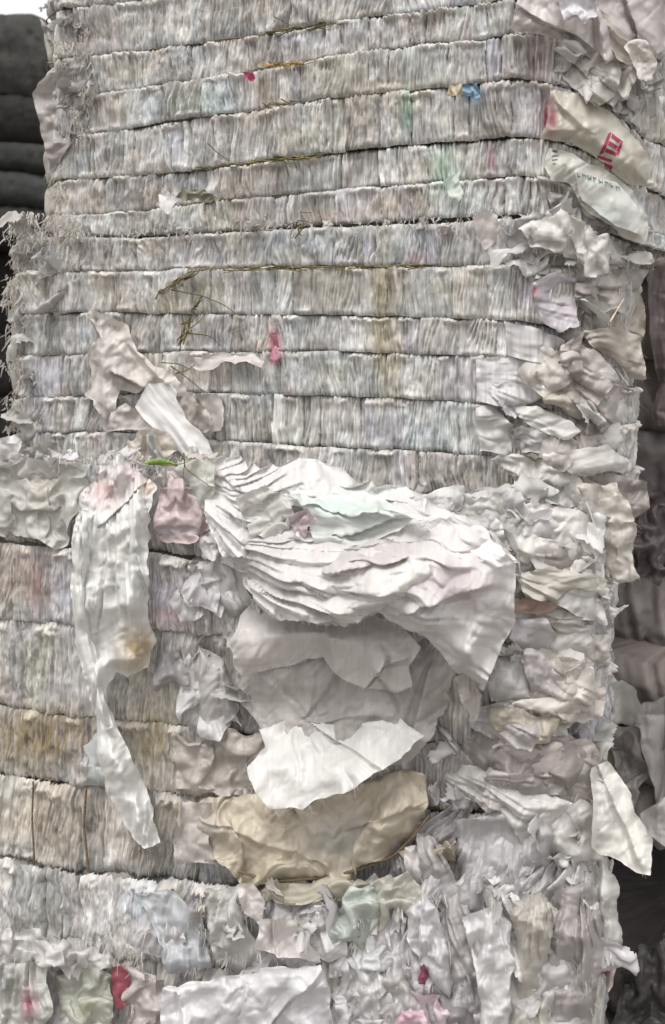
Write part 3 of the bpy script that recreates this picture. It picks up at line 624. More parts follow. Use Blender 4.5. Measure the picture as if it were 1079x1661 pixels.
# --- lower layers of the third bale
GB = 'sheets bulging out of the lower layers'
SH('wrinkled_sheet', [(278, 1196), (350, 1190), (430, 1196), (437, 1240), (424, 1288), (350, 1292), (283, 1286)], C, (200, 188, 178), 'wrinkled pinkish grey panel left of the white fan-shaped flap', group=GB, d=.04, tuck=.035, lib=1, tile=.2)
SH('bulging_bag', [(282, 1302, .03), (340, 1288, .03), (430, 1284, .03), (520, 1280, .03), (600, 1262, .03), (650, 1246, .03), (692, 1258, .03), (697, 1320, .05), (674, 1354, .05), (640, 1388, .05), (590, 1408, .05), (545, 1421, .06), (440, 1431, .06), (370, 1412, .05), (315, 1390, .04), (288, 1350, .03), (450, 1360, .12), (560, 1345, .12)][:16],
   C, (220, 203, 172), 'wide beige bag bulging out below the white fan-shaped flap', 'bag', GB, d=.065, lib=0, tile=.34, amp=.7, fac=.8, wrk=1.2, rag=3, shade=.12, tuck=.04, bulge=.05, bw=70, fan=(430, 1200, 30, .030),
   folds=[(330, 1320, 560, 1405, 14, .010), (560, 1340, 690, 1290, 12, .012)],
   tints=[(545, 1350, 55, 40, (190, 188, 182), .8), (450, 1422, 60, 14, (206, 194, 150), .7), (330, 1330, 40, 40, (208, 200, 190), .7), (640, 1290, 40, 30, (196, 186, 164), .5)])
SH('wrinkled_sheet', [(286, 1300), (342, 1302), (336, 1360), (346, 1402), (310, 1396), (284, 1402)], C, (206, 198, 190), 'pale upright fold at the left end of the beige bag', group=GB, d=.085, tuck=.035, lib=8, tile=.14)
SH('rolled_sheet', [(420, 1434), (470, 1420), (560, 1424), (602, 1440), (560, 1457), (480, 1464), (430, 1451)], C, (216, 208, 180), 'cream rolled sheet edge running under the beige bag', group=GB, d=.09, tuck=.035, lib=6, tile=.2, rot=85)
SH('stiff_flap', [(384, 1436), (410, 1431), (430, 1462), (426, 1490), (446, 1489), (482, 1489), (484, 1520), (520, 1545), (524, 1562), (470, 1561), (415, 1536), (421, 1500), (394, 1482)], D, (226, 216, 213), 'stiff pinkish white folded flap under the cream rolled edge', 'flap', GB, d=.10, lib=4, tile=.25, amp=.9, shade=.04, folds=[(446, 1489, 450, 1560, 6, .02)])
SH('crumpled_sheet', [(533, 1505), (560, 1440), (600, 1428), (628, 1460), (612, 1500), (594, 1542), (540, 1538)], D, (200, 212, 200), 'mint green crumpled sheet right of the stiff pinkish flap', group=GB, d=.075, tuck=.035, lib=0, tile=.18)
SH('folded_sheet', [(640, 1382), (682, 1342), (742, 1370), (744, 1402), (700, 1424), (660, 1402)], C, (206, 190, 158), 'yellowish pleated sheet at the right end of the beige bag', group=GB, d=.06, tuck=.035, lib=7, tile=.15, rot=60)
SH('folded_sheet', [(655, 1374), (674, 1371), (688, 1410), (682, 1444), (660, 1424)], C, (228, 218, 216), 'small pinkish white fold hanging by the yellowish pleated sheet', group=GB, d=.09, tuck=.035, lib=8, tile=.1)
SH('folded_sheet', [(600, 1430), (660, 1410), (690, 1450), (680, 1500), (640, 1480), (610, 1500)], D, (206, 202, 186), 'pale cream sheet between the mint sheet and the yellowish pleats', group=GB, d=.065, tuck=.035, lib=0, tile=.16)
# --- bottom row
GD = 'loose sheets along the bottom'
SH('white_bag', [(266, 1600), (330, 1590), (430, 1572), (520, 1564), (534, 1600), (540, 1690), (256, 1690)], D, (228, 226, 230), 'large smooth white bag lying at the bottom edge left of centre', 'bag', GD, d=.12, tuck=.035, lib=4, tile=.4, amp=.9, shade=.05, folds=[(428, 1670, 522, 1572, 8, .02), (290, 1600, 300, 1690, 10, .02), (400, 1600, 396, 1690, 14, .02)], fringe=120)
SH('red_strip', [(181, 1568), (206, 1564), (204, 1622), (196, 1638), (182, 1632)], D, (170, 78, 96), 'upright red strip near the bottom left', 'strip', GD, d=.075, tuck=.035, lib=8, tile=.1)
SH('crumpled_sheet', [(206, 1576), (235, 1568), (262, 1590), (268, 1640), (240, 1690), (200, 1690)], D, (208, 194, 188), 'greyish pink crumpled sheet right of the upright red strip', group=GD, d=.07, tuck=.035, lib=1, tile=.14)
SH('crumpled_sheet', [(6, 1565), (80, 1558), (88, 1640), (62, 1690), (4, 1690)], D, (204, 204, 194), 'pale greenish sheet with a pink stain at the bottom left corner', group=GD, d=.07, tuck=.035, wrk=.6, lib=4, fan=(48, 1438, 13, .022), tile=.3, tints=[(50, 1630, 14, 30, (212, 130, 150), .7), (8, 1600, 14, 20, (120, 130, 140), .6)])
SH('crumpled_sheet', [(90, 1580), (150, 1566), (182, 1580), (184, 1650), (150, 1690), (96, 1690)], D, (196, 198, 182), 'olive-white sheet left of the upright red strip', group=GD, d=.06, tuck=.035, lib=0, tile=.16, tints=[(140, 1640, 26, 20, (188, 190, 140), .6)])
SH('crumpled_sheet', [(-20, 1505), (60, 1510), (120, 1535), (185, 1545), (180, 1570), (60, 1572), (-20, 1570)], D, (214, 210, 206), 'wavy white sheet edge above the greenish sheet at the bottom left', group=GD, d=.08, tuck=.035, lib=3, tile=.14, rag=3, fringe=120)
SH('folded_sheet', [(330, 1440), (385, 1440), (400, 1500), (440, 1560), (410, 1590), (350, 1560)], D, (200, 198, 192), 'frayed white sheet edge left of the stiff pinkish flap', group=GD, d=.06, tuck=.035, wrk=.6, lib=4, fan=(385, 1320, 13, .022), tile=.3, rag=3, fringe=240)
SH('folded_sheet', [(225, 1450), (270, 1440), (330, 1480), (345, 1570), (280, 1580), (255, 1520)], D, (198, 202, 208), 'bluish white pleated sheet in the lower left layer', group=GD, d=.05, tuck=.035, wrk=.6, lib=4, fan=(284, 1320, 13, .022), tile=.3)
SH('folded_sheet', [(660, 1478), (692, 1448), (722, 1500), (738, 1560), (732, 1625), (700, 1592), (680, 1560), (664, 1520)], D, (222, 220, 224), 'lilac-white leaf-shaped sheet hanging low right of the mint sheet', group=GD, d=.08, tuck=.035, wrk=.6, lib=4, fan=(698, 1328, 13, .022), tile=.3)
SH('folded_sheet', [(752, 1490), (800, 1478), (838, 1500), (834, 1600), (830, 1690), (778, 1690), (775, 1580)], D, (226, 224, 226), 'bright white sheet in vertical folds at the bottom right of centre', group=GD, d=.09, tuck=.035, wrk=.6, lib=4, fan=(801, 1358, 13, .022), tile=.3)
SH('folded_sheet', [(830, 1460), (880, 1448), (908, 1480), (886, 1560), (902, 1690), (830, 1690), (835, 1560)], D, (206, 198, 186), 'beige sheet in vertical folds right of the bright white folded one', group=GD, d=.075, tuck=.035, wrk=.6, lib=4, fan=(867, 1328, 13, .022), tile=.3, rag=3, fringe=260)
SH('folded_sheet', [(898, 1442), (960, 1430), (988, 1480), (980, 1560), (955, 1690), (905, 1690), (888, 1560)], D, (182, 172, 170), 'grey-brown sheet in long vertical folds at the lower right corner', group=GD, d=.06, tuck=.035, wrk=.6, lib=4, fan=(939, 1310, 13, .022), tile=.3)
SH('folded_sheet', [(740, 1330), (830, 1308), (900, 1328), (922, 1400), (893, 1500), (820, 1482), (760, 1492), (744, 1420)], C, (194, 192, 194), 'finely wrinkled grey sheet above the bright white vertical folds', group=GD, d=.05, tuck=.035, wrk=.6, lib=4, fan=(826, 1188, 13, .022), tile=.3, amp=.9, rag=3, fringe=160)
SH('folded_sheet', [(975, 1395), (1002, 1440), (1010, 1540), (988, 1608), (976, 1560), (968, 1440)], D, (214, 212, 206), 'narrow white sheet along the right silhouette beside the black gap', group=GD, d=.03, tuck=.035, wrk=.6, lib=4, fan=(986, 1275, 13, .022), tile=.3, tints=[(980, 1580, 12, 20, (170, 50, 90), .9)])
SH('pink_sheet', [(636, 1660), (668, 1606), (712, 1614), (748, 1664), (744, 1690), (630, 1690)], D, (234, 208, 218), 'pink crumpled sheet at the bottom edge right of centre', group=GD, d=.10, tuck=.035, lib=0, tile=.14, tints=[(660, 1650, 24, 16, (214, 120, 160), .5)])
SH('red_scrap', [(674, 1568), (688, 1560), (698, 1582), (694, 1600), (684, 1596)], D, (166, 72, 98), 'crimson scrap between the leaf-shaped sheet and the pink sheet', 'scrap', GD, d=.09, tuck=.035, lib=0, tile=.08)
SH('crumpled_sheet', [(545, 1570), (620, 1528), (655, 1560), (664, 1620), (634, 1690), (545, 1690), (536, 1610)], D, (216, 216, 218), 'fluffy wrinkled white sheet right of the large smooth bag', group=GD, d=.07, tuck=.035, lib=3, tile=.12, rag=3, fringe=240)
SH('folded_sheet', [(700, 1600), (750, 1560), (776, 1600), (782, 1690), (740, 1690)], D, (190, 184, 188), 'grey slanting pleats left of the bright white vertical folds', group=GD, d=.06, tuck=.035, wrk=.6, lib=4, fan=(749, 1440, 13, .022), tile=.3)
# --- right corner of the top bale
GA = 'sheets at the right corner of the top bale'
SH('corner_sheet', [(828, 50), (840, 8), (850, -40), (1110, -40), (1090, 60), (1056, 98), (1020, 84), (985, 106), (920, 74), (870, 60)], A, (216, 204, 200), 'large pinkish white sheet spread over the top right corner', group=GA, d=.05, lib=4, tile=.4, shade=.06, fringe=100, folds=[(850, 10, 1000, 90, 14, .02), (960, -20, 985, 100, 12, .03), (1010, -20, 1050, 90, 10, .02)])
SH('corner_sheet', [(905, -30), (965, -30), (969, 20), (950, 43), (935, 22), (915, 32)], A, (228, 226, 236), 'bluish white pointed scrap hanging over the pinkish corner sheet', 'scrap', GA, d=.10, lib=2, tile=.12)
SH('corner_sheet', [(962, 8), (990, 24), (1020, 66), (1048, 88), (1058, 132), (1035, 112), (1000, 96), (980, 62)], A, (204, 192, 180), 'beige twisted strip running down the upper right corner', 'strip', GA, d=.085, lib=8, tile=.12, rot=-45)
SH('corner_sheet', [(1018, 72), (1050, 60), (1066, 100), (1057, 137), (1040, 126), (1024, 100)], A, (228, 220, 210), 'cream curled flap at the lower end of the beige twisted strip', 'flap', GA, d=.10, lib=0, tile=.12, rag=2)
SH('corner_sheet', [(890, 75), (940, 85), (985, 108), (1030, 160), (1046, 205), (1000, 180), (950, 150), (905, 135)], A, (204, 198, 192), 'wrinkled grey corner layer above the bag with the red mark', group=GA, d=.03, lib=1, tile=.18)
b1 = SH('printed_bag', [(893, 145), (930, 150), (985, 180), (1035, 225), (1060, 265), (1054, 302), (1025, 298), (980, 265), (930, 238), (878, 227), (886, 190)], A, (216, 208, 188), 'yellowish white bag with a red printed mark at the right corner', 'bag', GA, d=.034, bulge=.03, bw=26, rag=.5, lib=4, tile=.4, amp=.6, shade=.06, curl=0, folds=[(905, 165, 960, 215, 12, .008)], tints=[(895, 190, 10, 34, (170, 60, 86), .8), (1030, 260, 20, 30, (206, 200, 170), .5)])
b2 = SH('printed_bag', [(893, 238), (930, 249), (985, 276), (1025, 308), (1050, 350), (1047, 396), (1010, 386), (960, 345), (940, 325), (925, 300), (895, 295), (884, 265)], A, (218, 216, 204), 'off-white bag with green print below the bag with the red mark', 'bag', GA, d=.034, bulge=.022, bw=26, rag=.5, lib=4, tile=.4, amp=.6, shade=.06, curl=0, tints=[(1000, 345, 30, 26, (176, 196, 184), .7)])
b3 = SH('printed_bag', [(932, 277), (960, 284), (1000, 300), (1035, 335), (1042, 382), (1000, 372), (960, 340), (942, 325)], A, (220, 222, 214), 'small white flap with faded green lettering on the off-white bag', 'flap', GA, d=.070, rag=.5, wrk=.4, lib=4, tile=.4, amp=.5, shade=.05, curl=0, tints=[(990, 350, 36, 22, (186, 204, 194), .6)])
SH('corner_sheet', [(1050, 178), (1079, 176), (1100, 190), (1100, 330), (1066, 350), (1052, 402), (1040, 380), (1060, 310), (1064, 262)], A, (194, 184, 176), 'smooth beige-grey sheet standing behind the printed bags at the right edge', group=GA, d=-.06, lib=8, tile=.3)
SH('corner_sheet', [(1036, 186), (1060, 176), (1095, 186), (1095, 222), (1060, 216), (1040, 206)], A, (220, 212, 204), 'small white fold at the right edge above the printed bags', group=GA, d=.0, lib=0, tile=.12)
SH('corner_sheet', [(878, 308), (920, 314), (945, 335), (992, 376), (960, 388), (905, 356)], A, (166, 152, 146), 'brownish sheet in the hollow under the printed bags', group=GA, d=.02, lib=4, tile=.2)
SH('torn_edge', [(850, 366), (880, 345), (910, 350), (960, 380), (1000, 394), (1056, 410), (1060, 422), (1000, 426), (965, 442), (920, 416), (890, 402), (860, 402)], B, (226, 222, 215), 'white torn ledge of sheet between the two upper bales at the right', 'sheet', GA, d=.07, lib=3, tile=.16, rag=4, fringe=260)
SH('torn_edge', [(820, 372), (862, 346), (898, 356), (905, 400), (870, 428), (835, 418)], B, (198, 192, 192), 'grey creased sheet left of the white torn ledge', 'sheet', GA, d=.05, lib=1, tile=.14, rag=3, fringe=80)
SH('torn_edge', [(766, 352), (785, 343), (806, 350), (811, 370), (797, 396), (786, 404), (772, 380)], B, (220, 208, 204), 'smooth pale pink oval patch left of the grey creased sheet', 'sheet', GA, d=.05, lib=4, tile=.3, amp=.5, shade=.04)
SH('left_sheet', [(58, 150), (80, 114), (136, 108), (138, 160), (122, 182), (112, 230), (86, 292), (70, 222)], A, (178, 167, 162), 'smooth grey-pink sheet folded round the upper left edge of the top bale', 'sheet', d=.03, lib=4, tile=.3, shade=.05)
# --- right corner of the second bale
GR = 'sheets at the right corner of the second bale'
for pts, col, lab, d, lib, tile, rot, fr in [
  ([(866, 455), (900, 438), (932, 450), (938, 530), (905, 537), (884, 520), (868, 490)], (204, 194, 203), 'smooth lilac window of sheet with a red speck', .05, 4, .4, 0, 0),
  ([(930, 450), (985, 428), (1048, 440), (1032, 476), (975, 477), (955, 502), (934, 482)], (190, 178, 174), 'grey-brown sheet under the right end of the white torn ledge', .04, 0, .2, 0, 40),
  ([(970, 474), (1042, 480), (1047, 515), (1042, 552), (1000, 542), (972, 506)], (184, 172, 152), 'olive-beige square scrap behind the pale straw', .03, 4, .2, 0, 60),
  ([(948, 536), (1000, 527), (1037, 545), (1050, 612), (1020, 612), (1000, 592), (962, 556)], (198, 186, 172), 'beige torn flap jutting right below the pale straw', .06, 4, .25, 30, 60),
  ([(890, 582), (935, 538), (958, 560), (992, 590), (1012, 628), (975, 628), (940, 602), (910, 592)], (214, 202, 196), 'pinkish folded corner left of the beige jutting flap', .05, 0, .18, 0, 30),
  ([(820, 522), (862, 526), (912, 552), (905, 575), (880, 588), (825, 574)], (214, 210, 210), 'smooth whitish pillow of sheet under the lilac window', .035, 8, .2, 0, 0),
  ([(774, 582), (830, 578), (882, 590), (902, 602), (892, 640), (850, 656), (774, 650)], (226, 224, 226), 'bright white pleated pad at the right of the fourth layer', .035, 8, .18, 0, 0),
  ([(895, 600), (935, 605), (972, 640), (968, 690), (920, 668), (888, 650)], (206, 194, 176), 'tan creased sheet right of the bright white pad', .045, 0, .18, 0, 40),
  ([(774, 655), (802, 656), (834, 690), (832, 736), (776, 731)], (216, 212, 208), 'flat pale panel of sheet below the bright white pad', .035, 4, .4, 0, 0),
  ([(830, 660), (872, 654), (932, 680), (944, 692), (920, 708), (868, 697)], (226, 222, 216), 'white tapering sheet beside the flat pale panel', .05, 8, .16, 70, 40),
  ([(960, 638), (1002, 640), (1018, 682), (992, 708), (968, 692)], (198, 186, 176), 'small brownish scrap at the right silhouette of the second bale', .03, 2, .12, 0, 50),
  ([(830, 690), (880, 694), (935, 712), (930, 732), (880, 736), (836, 734)], (204, 202, 202), 'grey wrinkled sheet below the white tapering one', .04, 1, .14, 60, 40),
  ([(925, 690), (975, 690), (1000, 715), (985, 728), (940, 730)], (206, 194, 184), 'beige crumpled sheet above the pointed white one', .045, 0, .12, 0, 40),
  ([(884, 738), (940, 730), (985, 721), (1005, 736), (1019, 745), (1013, 766), (985, 763), (950, 772), (920, 762)], (232, 228, 220), 'pointed white sheet jutting right at the foot of the second bale', .07, 8, .2, 75, 80),
  ([(792, 740), (830, 734), (872, 740), (908, 760), (932, 777), (900, 792), (860, 802), (840, 782)], (216, 212, 202), 'white sheet slanting down at the foot of the second bale', .05, 0, .16, 30, 60),
  ([(880, 770), (940, 768), (975, 785), (950, 830), (900, 825)], (190, 176, 160), 'tan rounded sheet under the pointed white one', .03, 4, .2, 0, 0)]:
    SH('corner_sheet', pts, B, col, lab, group=GR, tuck=.02, wrk=.7, amp=.7, fan=(min(p[0] for p in pts) - 70, sum(p[1] for p in pts) / len(pts) - 25, 17, .012 if lib == 4 else .020), d=d, lib=lib, tile=tile, rot=rot, fringe=fr, tints=[(868, 470, 6, 9, (190, 50, 84), .9)] if 'red speck' in lab else ())
# --- right corner of the third bale
GC = 'sheets at the right corner of the third bale'
for pts, col, lab, d, lib, tile, rot, fr in [
  ([(720, 806), (800, 796), (860, 826), (880, 880), (840, 905), (790, 860), (730, 835)], (206, 206, 198), 'pale grey-green sheet filling the corner behind the heap', .03, 1, .16, 0, 60),
  ([(856, 832), (922, 825), (957, 872), (950, 892), (900, 893), (846, 872)], (224, 219, 221), 'clean lilac-white folded pad on the upper right of the third bale', .05, 4, .2, 0, 0),
  ([(934, 790), (1002, 780), (1033, 850), (1026, 920), (1043, 936), (1000, 947), (975, 902), (950, 862)], (212, 203, 190), 'long cream wrinkled rag down the right silhouette of the third bale', .03, 2, .14, 0, 160),
  ([(840, 890), (920, 888), (960, 905), (950, 925), (880, 920)], (206, 202, 194), 'grey crease of sheet under the lilac-white pad', .05, 5, .12, 80, 40),
  ([(832, 926), (900, 914), (962, 925), (987, 941), (976, 953), (940, 947), (900, 962), (850, 967)], (208, 200, 184), 'cream rounded lip of sheet right of the heap', .08, 8, .2, 82, 0),
  ([(850, 968), (900, 957), (960, 966), (992, 990), (1003, 1020), (960, 1047), (900, 1042), (850, 1002)], (206, 195, 187), 'beige layered sheet below the cream rounded lip', .04, 6, .18, 70, 80),
  ([(828, 976), (880, 969), (914, 985), (872, 998), (840, 992)], (176, 140, 122), 'reddish brown wrinkled scrap right of the heap', .075, 5, .08, 70, 0),
  ([(830, 1002), (882, 996), (907, 1030), (890, 1052), (850, 1052), (828, 1032)], (208, 200, 205), 'smooth lilac patch under the reddish brown scrap', .06, 4, .4, 0, 0),
  ([(905, 1058), (932, 1060), (962, 1085), (965, 1120), (940, 1152), (880, 1158), (828, 1146), (900, 1128), (922, 1100)], (224, 215, 204), 'white looped fold like a bow at the right of the third bale', .09, 6, .16, 60, 60),
  ([(803, 1066), (850, 1060), (867, 1100), (862, 1132), (800, 1138), (788, 1110)], (210, 207, 206), 'hollow grey pocket of sheet left of the looped fold', .05, 4, .3, 0, 0),
  ([(840, 1050), (880, 1060), (918, 1104), (900, 1128), (866, 1120)], (200, 190, 192), 'mauve-white sheet end inside the looped fold', .07, 0, .14, 0, 30),
  ([(788, 1142), (870, 1152), (922, 1152), (902, 1182), (870, 1204), (820, 1204), (800, 1172)], (204, 192, 170), 'tan hollow bag under the looped fold', .05, 0, .18, 0, 0),
  ([(798, 1204), (880, 1196), (960, 1200), (987, 1230), (993, 1262), (940, 1242), (880, 1252), (830, 1232)], (210, 196, 188), 'pinkish stack of thin folds below the tan hollow bag', .06, 7, .2, 75, 60),
  ([(790, 1240), (862, 1250), (874, 1300), (840, 1318), (780, 1300)], (206, 196, 192), 'pinkish white puffs of sheet left of the dark hollow', .045, 5, .12, 0, 40),
  ([(888, 1232), (962, 1240), (967, 1330), (935, 1424), (905, 1384), (880, 1300)], (192, 180, 172), 'brownish sheet left of the white pointed flap', .03, 0, .18, 0, 60),
  ([(920, 1380), (965, 1370), (990, 1400), (985, 1450), (940, 1450)], (206, 196, 190), 'pinkish pale sheet under the white pointed flap', .03, 8, .14, 0, 0)]:
    SH('corner_sheet', pts, C, col, lab, group=GC, tuck=.02, wrk=.7, amp=.7, fan=(min(p[0] for p in pts) - 70, sum(p[1] for p in pts) / len(pts) - 25, 17, .012 if lib == 4 else .020), d=d, lib=lib, tile=tile, rot=rot, fringe=fr)
SH('pointed_flap', [(958, 1243, .10), (986, 1236, .08), (1025, 1290, .09), (1031, 1320, .10), (1058, 1360, .13), (1058, 1424, .16), (1030, 1416, .15), (1000, 1396, .14), (960, 1376, .12), (962, 1300, .10)], C, (230, 226, 218), 'large white pointed flap hanging at the lower right above the black gap', 'flap', lib=4, tile=.4, amp=.7, shade=.04, rag=1.5, fringe=80, folds=[(975, 1250, 1040, 1400, 10, .014)])
# --- small pieces stuck on the upper bales
SH('white_scrap', [(254, 316), (270, 308), (288, 325), (271, 347), (257, 336)], A, (226, 222, 218), 'small bright white leaf-shaped scrap on the top bale', 'scrap', d=.085, lib=4, tile=.3, amp=.5)
SH('brown_scrap', [(282, 319), (300, 304), (330, 307), (352, 322), (320, 331)], A, (150, 146, 116), 'olive-brown oval scrap beside the small bright white one', 'scrap', d=.042, lib=2, tile=.1)
SH('pink_scrap', [(396, 118), (408, 114), (413, 124), (404, 131)], A, (206, 70, 116), 'tiny pink scrap beside the yellow grass tuft', 'scrap', d=.045, lib=2, tile=.08, cell=1.6)
SH('blue_scrap', [(752, 136), (776, 134), (780, 152), (770, 166), (756, 158)], A, (112, 152, 182), 'small bright blue scrap caught under a tie of the top bale', 'scrap', d=.045, lib=3, tile=.08, cell=1.6, fringe=30)
SH('yellow_scrap', [(722, 142), (750, 140), (752, 152), (726, 154)], A, (196, 178, 132), 'small yellow scrap left of the bright blue one', 'scrap', d=.042, lib=3, tile=.08, cell=1.6)
SH('mint_scrap', [(715, 292), (742, 288), (750, 316), (742, 334), (726, 312)], A, (206, 220, 208), 'pale mint pointed scrap hanging from a tie of the top bale', 'scrap', d=.045, lib=4, tile=.14)
SH('rolled_sheet', [(300, 579), (400, 571), (432, 578), (426, 590), (312, 591)], B, (218, 209, 203), 'pale rolled sheet edge along the third tie of the second bale', 'sheet', d=.045, lib=6, tile=.12, rot=88)
SH('pink_scrap', [(437, 540), (450, 536), (454, 562), (450, 588), (438, 584), (444, 562)], B, (200, 128, 146), 'narrow pink upright scrap across the third tie of the second bale', 'scrap', d=.04, lib=2, tile=.08, cell=1.8)
# printed marks follow their bag's surface a millimetre proud of it
def prints(res, polys, col, name='printed_mark'):
    o, base, kw, bale = res
    for q in polys: SH(name, q, bale, col, parent=o, base=base, rag=.25, cell=.9, extra=.0016, shade=.05, mat=M_FILM, d=0, **kw)
prints(b1, [[(984, 217), (990, 214), (978, 250), (971, 252)], [(990, 216), (1010, 228), (1008, 234), (989, 223)], [(986, 228), (1004, 238), (1002, 244), (984, 235)], [(982, 240), (1000, 246), (998, 252), (980, 247)], [(1004, 230), (1009, 230), (1003, 250), (998, 249)], [(970, 252), (994, 258), (992, 263), (969, 257)], [(978, 262), (996, 268), (992, 275), (982, 268)]], (190, 44, 88))
prints(b2, [[(897, 240), (906, 242), (905, 246), (897, 244)], [(897, 249), (908, 251), (908, 254), (897, 252)], [(897, 257), (906, 258), (906, 261), (897, 260)], [(898, 264), (903, 265), (903, 268), (898, 267)]], (104, 110, 104))
gl = []
for k, (x, y) in enumerate([(936, 279), (945, 281), (954, 284), (963, 287), (972, 291), (981, 295), (990, 299), (999, 304)]):
    gl.append([(x, y), (x + 2.2, y + .6), (x + 3.0, y + 9), (x + .8, y + 8.4)])
    gl.append([(x + 2, y + (1 if k % 2 else 4)), (x + 6, y + 2 + (1 if k % 2 else 4)), (x + 6.4, y + 4.2 + (1 if k % 2 else 4)), (x + 2.3, y + 3 + (1 if k % 2 else 4))])
    if k % 3: gl.append([(x + 5, y + 2), (x + 7, y + 2.6), (x + 7.6, y + 10), (x + 5.6, y + 9.6)])
prints(b3, gl, (92, 138, 118), 'printed_letter')

# pleated sheets wedged between the layers (parts of their bales)
gp = np.random.default_rng(31)
def pleats(bale, root, n, x0, y0, x1, y1, w, h, rot, cols, d=(.02, .06), wl=(11, 20), fa=(.014, .024)):
    for _ in range(n):
        cx, cy = gp.uniform(x0, x1), gp.uniform(y0, y1); a, b = gp.uniform(*w) / 2, gp.uniform(*h) / 2; th = math.radians(rot + gp.normal(0, 12)); pts = []
        for q in np.linspace(0, 2 * math.pi, 12)[:-1]:
            u = math.copysign(abs(math.cos(q)) ** .6, math.cos(q)) * a * (1 + gp.normal(0, .16)); v = math.copysign(abs(math.sin(q)) ** .6, math.sin(q)) * b * (1 + gp.normal(0, .16))
            v *= 1 + .35 * u / a                                  # narrow where it is gathered
            dd = gp.uniform(*d) + .035 * (u / a)                  # gathered end sunk in, free end standing out
            pts.append((cx + u * math.cos(th) - v * math.sin(th), cy + u * math.sin(th) + v * math.cos(th), dd))
        fx, fy = cx - math.cos(th) * 1.5 * a, cy - math.sin(th) * 1.5 * a
        SH('gathered_sheet', pts, bale, cols[gp.integers(len(cols))], parent=root, tuck=.012, lib=4, tile=.3, amp=.6, fac=1.0, wrk=1.1, rag=1.8, cell=2.4, inpl=.5, bulge=.006, bw=16, fan=(fx, fy, gp.uniform(*wl), gp.uniform(*fa)), fringe=40 if gp.random() < .4 else 0)
WH = [(214, 212, 212), (204, 200, 200), (222, 220, 220), (198, 192, 188), (208, 202, 206), (190, 184, 182), (206, 200, 190), (158, 152, 154), (228, 227, 226), (226, 224, 222)]
BE = [(210, 202, 192), (200, 190, 180), (218, 212, 206), (206, 198, 198), (190, 180, 170), (222, 218, 212), (164, 152, 146), (226, 221, 214)]
pleats(D, rootD, 18, 570, 1470, 960, 1640, (170, 290), (60, 110), 86, WH, (.0, .04), (14, 28), (.022, .036))
pleats(D, rootD, 4, 200, 1460, 520, 1530, (90, 140), (50, 80), 95, WH, (.0, .02))
pleats(D, rootD, 6, 60, 1610, 560, 1680, (90, 150), (60, 90), 85, WH, (.0, .03))
pleats(C, rootC, 12, 720, 1330, 940, 1430, (90, 160), (40, 76), 110, WH, (.0, .03), (8, 14))
pleats(C, rootC, 10, 840, 840, 940, 1070, (120, 200), (56, 100), 16, BE, (.01, .04), (14, 28), (.018, .03))
pleats(C, rootC, 10, 800, 1090, 930, 1320, (120, 210), (56, 100), 30, BE, (.01, .04), (14, 28), (.018, .03))
pleats(B, rootB, 10, 860, 450, 970, 800, (100, 170), (46, 84), 30, BE, (.0, .03), (14, 26), (.014, .026))
pleats(A, rootA, 6, 920, 80, 1030, 160, (80, 120), (36, 60), 38, BE, (.01, .04))
pleats(C, rootC, 8, 650, 812, 850, 850, (80, 130), (36, 60), 8, WH, (-.02, .03))
pleats(C, rootC, 6, 265, 930, 390, 1160, (80, 120), (40, 60), 90, WH, (.01, .03))

# ------------------------------------------------------------------ crumpled scraps wedged into the bales (parts)
def scrap(bale, px, py, size, d, col, parent, g, flatten=.6, name='crumpled_scrap', fr=10):
    n = 19; k = int(g.integers(0, 9)); u0, v0 = g.random(2); t = g.uniform(.35, .7)
    q = np.linspace(-1, 1, n); U, V = np.meshgrid(q, q, indexing='ij')
    du, dv, w = libsample(k, u0 + (U + 1) / 2 * t, v0 + (V + 1) / 2 * t)
    asp = g.uniform(.3, .8)
    w = .5 * w + .16 * (facet(U * 2.2 + px, V * 2.2 + py, 7) - .5) + .05 * np.abs(2 * vn(U * 5 + px, V * 1.2, 9) - 1)
    L = np.stack([(U / 2 + du / t) * size, (V / 2 + dv / t) * size * asp, w / t * size * 1.1], -1)
    th = np.arctan2(V, U); r = np.hypot(U, V); lim = .75 + .35 * vn(th * 2.2 + 20, px, int(py) + 5)
    keep = r < lim * 1.15
    L[..., 2] += size * g.normal(0, .3) * U ** 2 + size * g.normal(0, .25) * V ** 2 + size * g.normal(0, .2) * U * V
    a, b, c = g.uniform(0, 6.28), g.normal(0, flatten), g.normal(0, flatten)
    R = mathutils.Euler((math.pi / 2 + b, 0, 0)).to_matrix(); R = mathutils.Euler((0, 0, c - .3)).to_matrix() @ R @ mathutils.Euler((0, 0, a)).to_matrix()
    P = L.reshape(-1, 3) @ np.array(R).T + unproj(px, py, bale.Yat(px) - d)
    f = gridfaces(n, n); kk = keep.ravel(); f = f[kk[f].all(1)]
    if len(f) < 6: return
    us = np.unique(f); rm = np.full(n * n, -1); rm[us] = np.arange(len(us))
    cc = lin(mute(col)) * (1 + .16 * (fbm(U * 2 + px, V * 2 + py, 3, 3).reshape(-1, 1)[us] - .5))
    mk(name, P[us], rm[f], np.clip(cc, 0, .86), M_FILM, parent)
SC = [(206, 202, 198), (216, 212, 208), (196, 190, 186), (204, 194, 184), (212, 206, 210), (190, 184, 180), (224, 222, 220), (200, 200, 192)]
gs = np.random.default_rng(55)
def cluster(bale, root, n, x0, y0, x1, y1, s0, s1, d0, d1, cols=SC, slope=0.0, flatten=.6):
    for _ in range(n):
        x = gs.uniform(x0, x1); y = gs.uniform(y0, y1) + slope * (x - x0)
        scrap(bale, x, y, gs.uniform(s0, s1), gs.uniform(d0, d1), cols[gs.integers(len(cols))], root, gs, flatten)
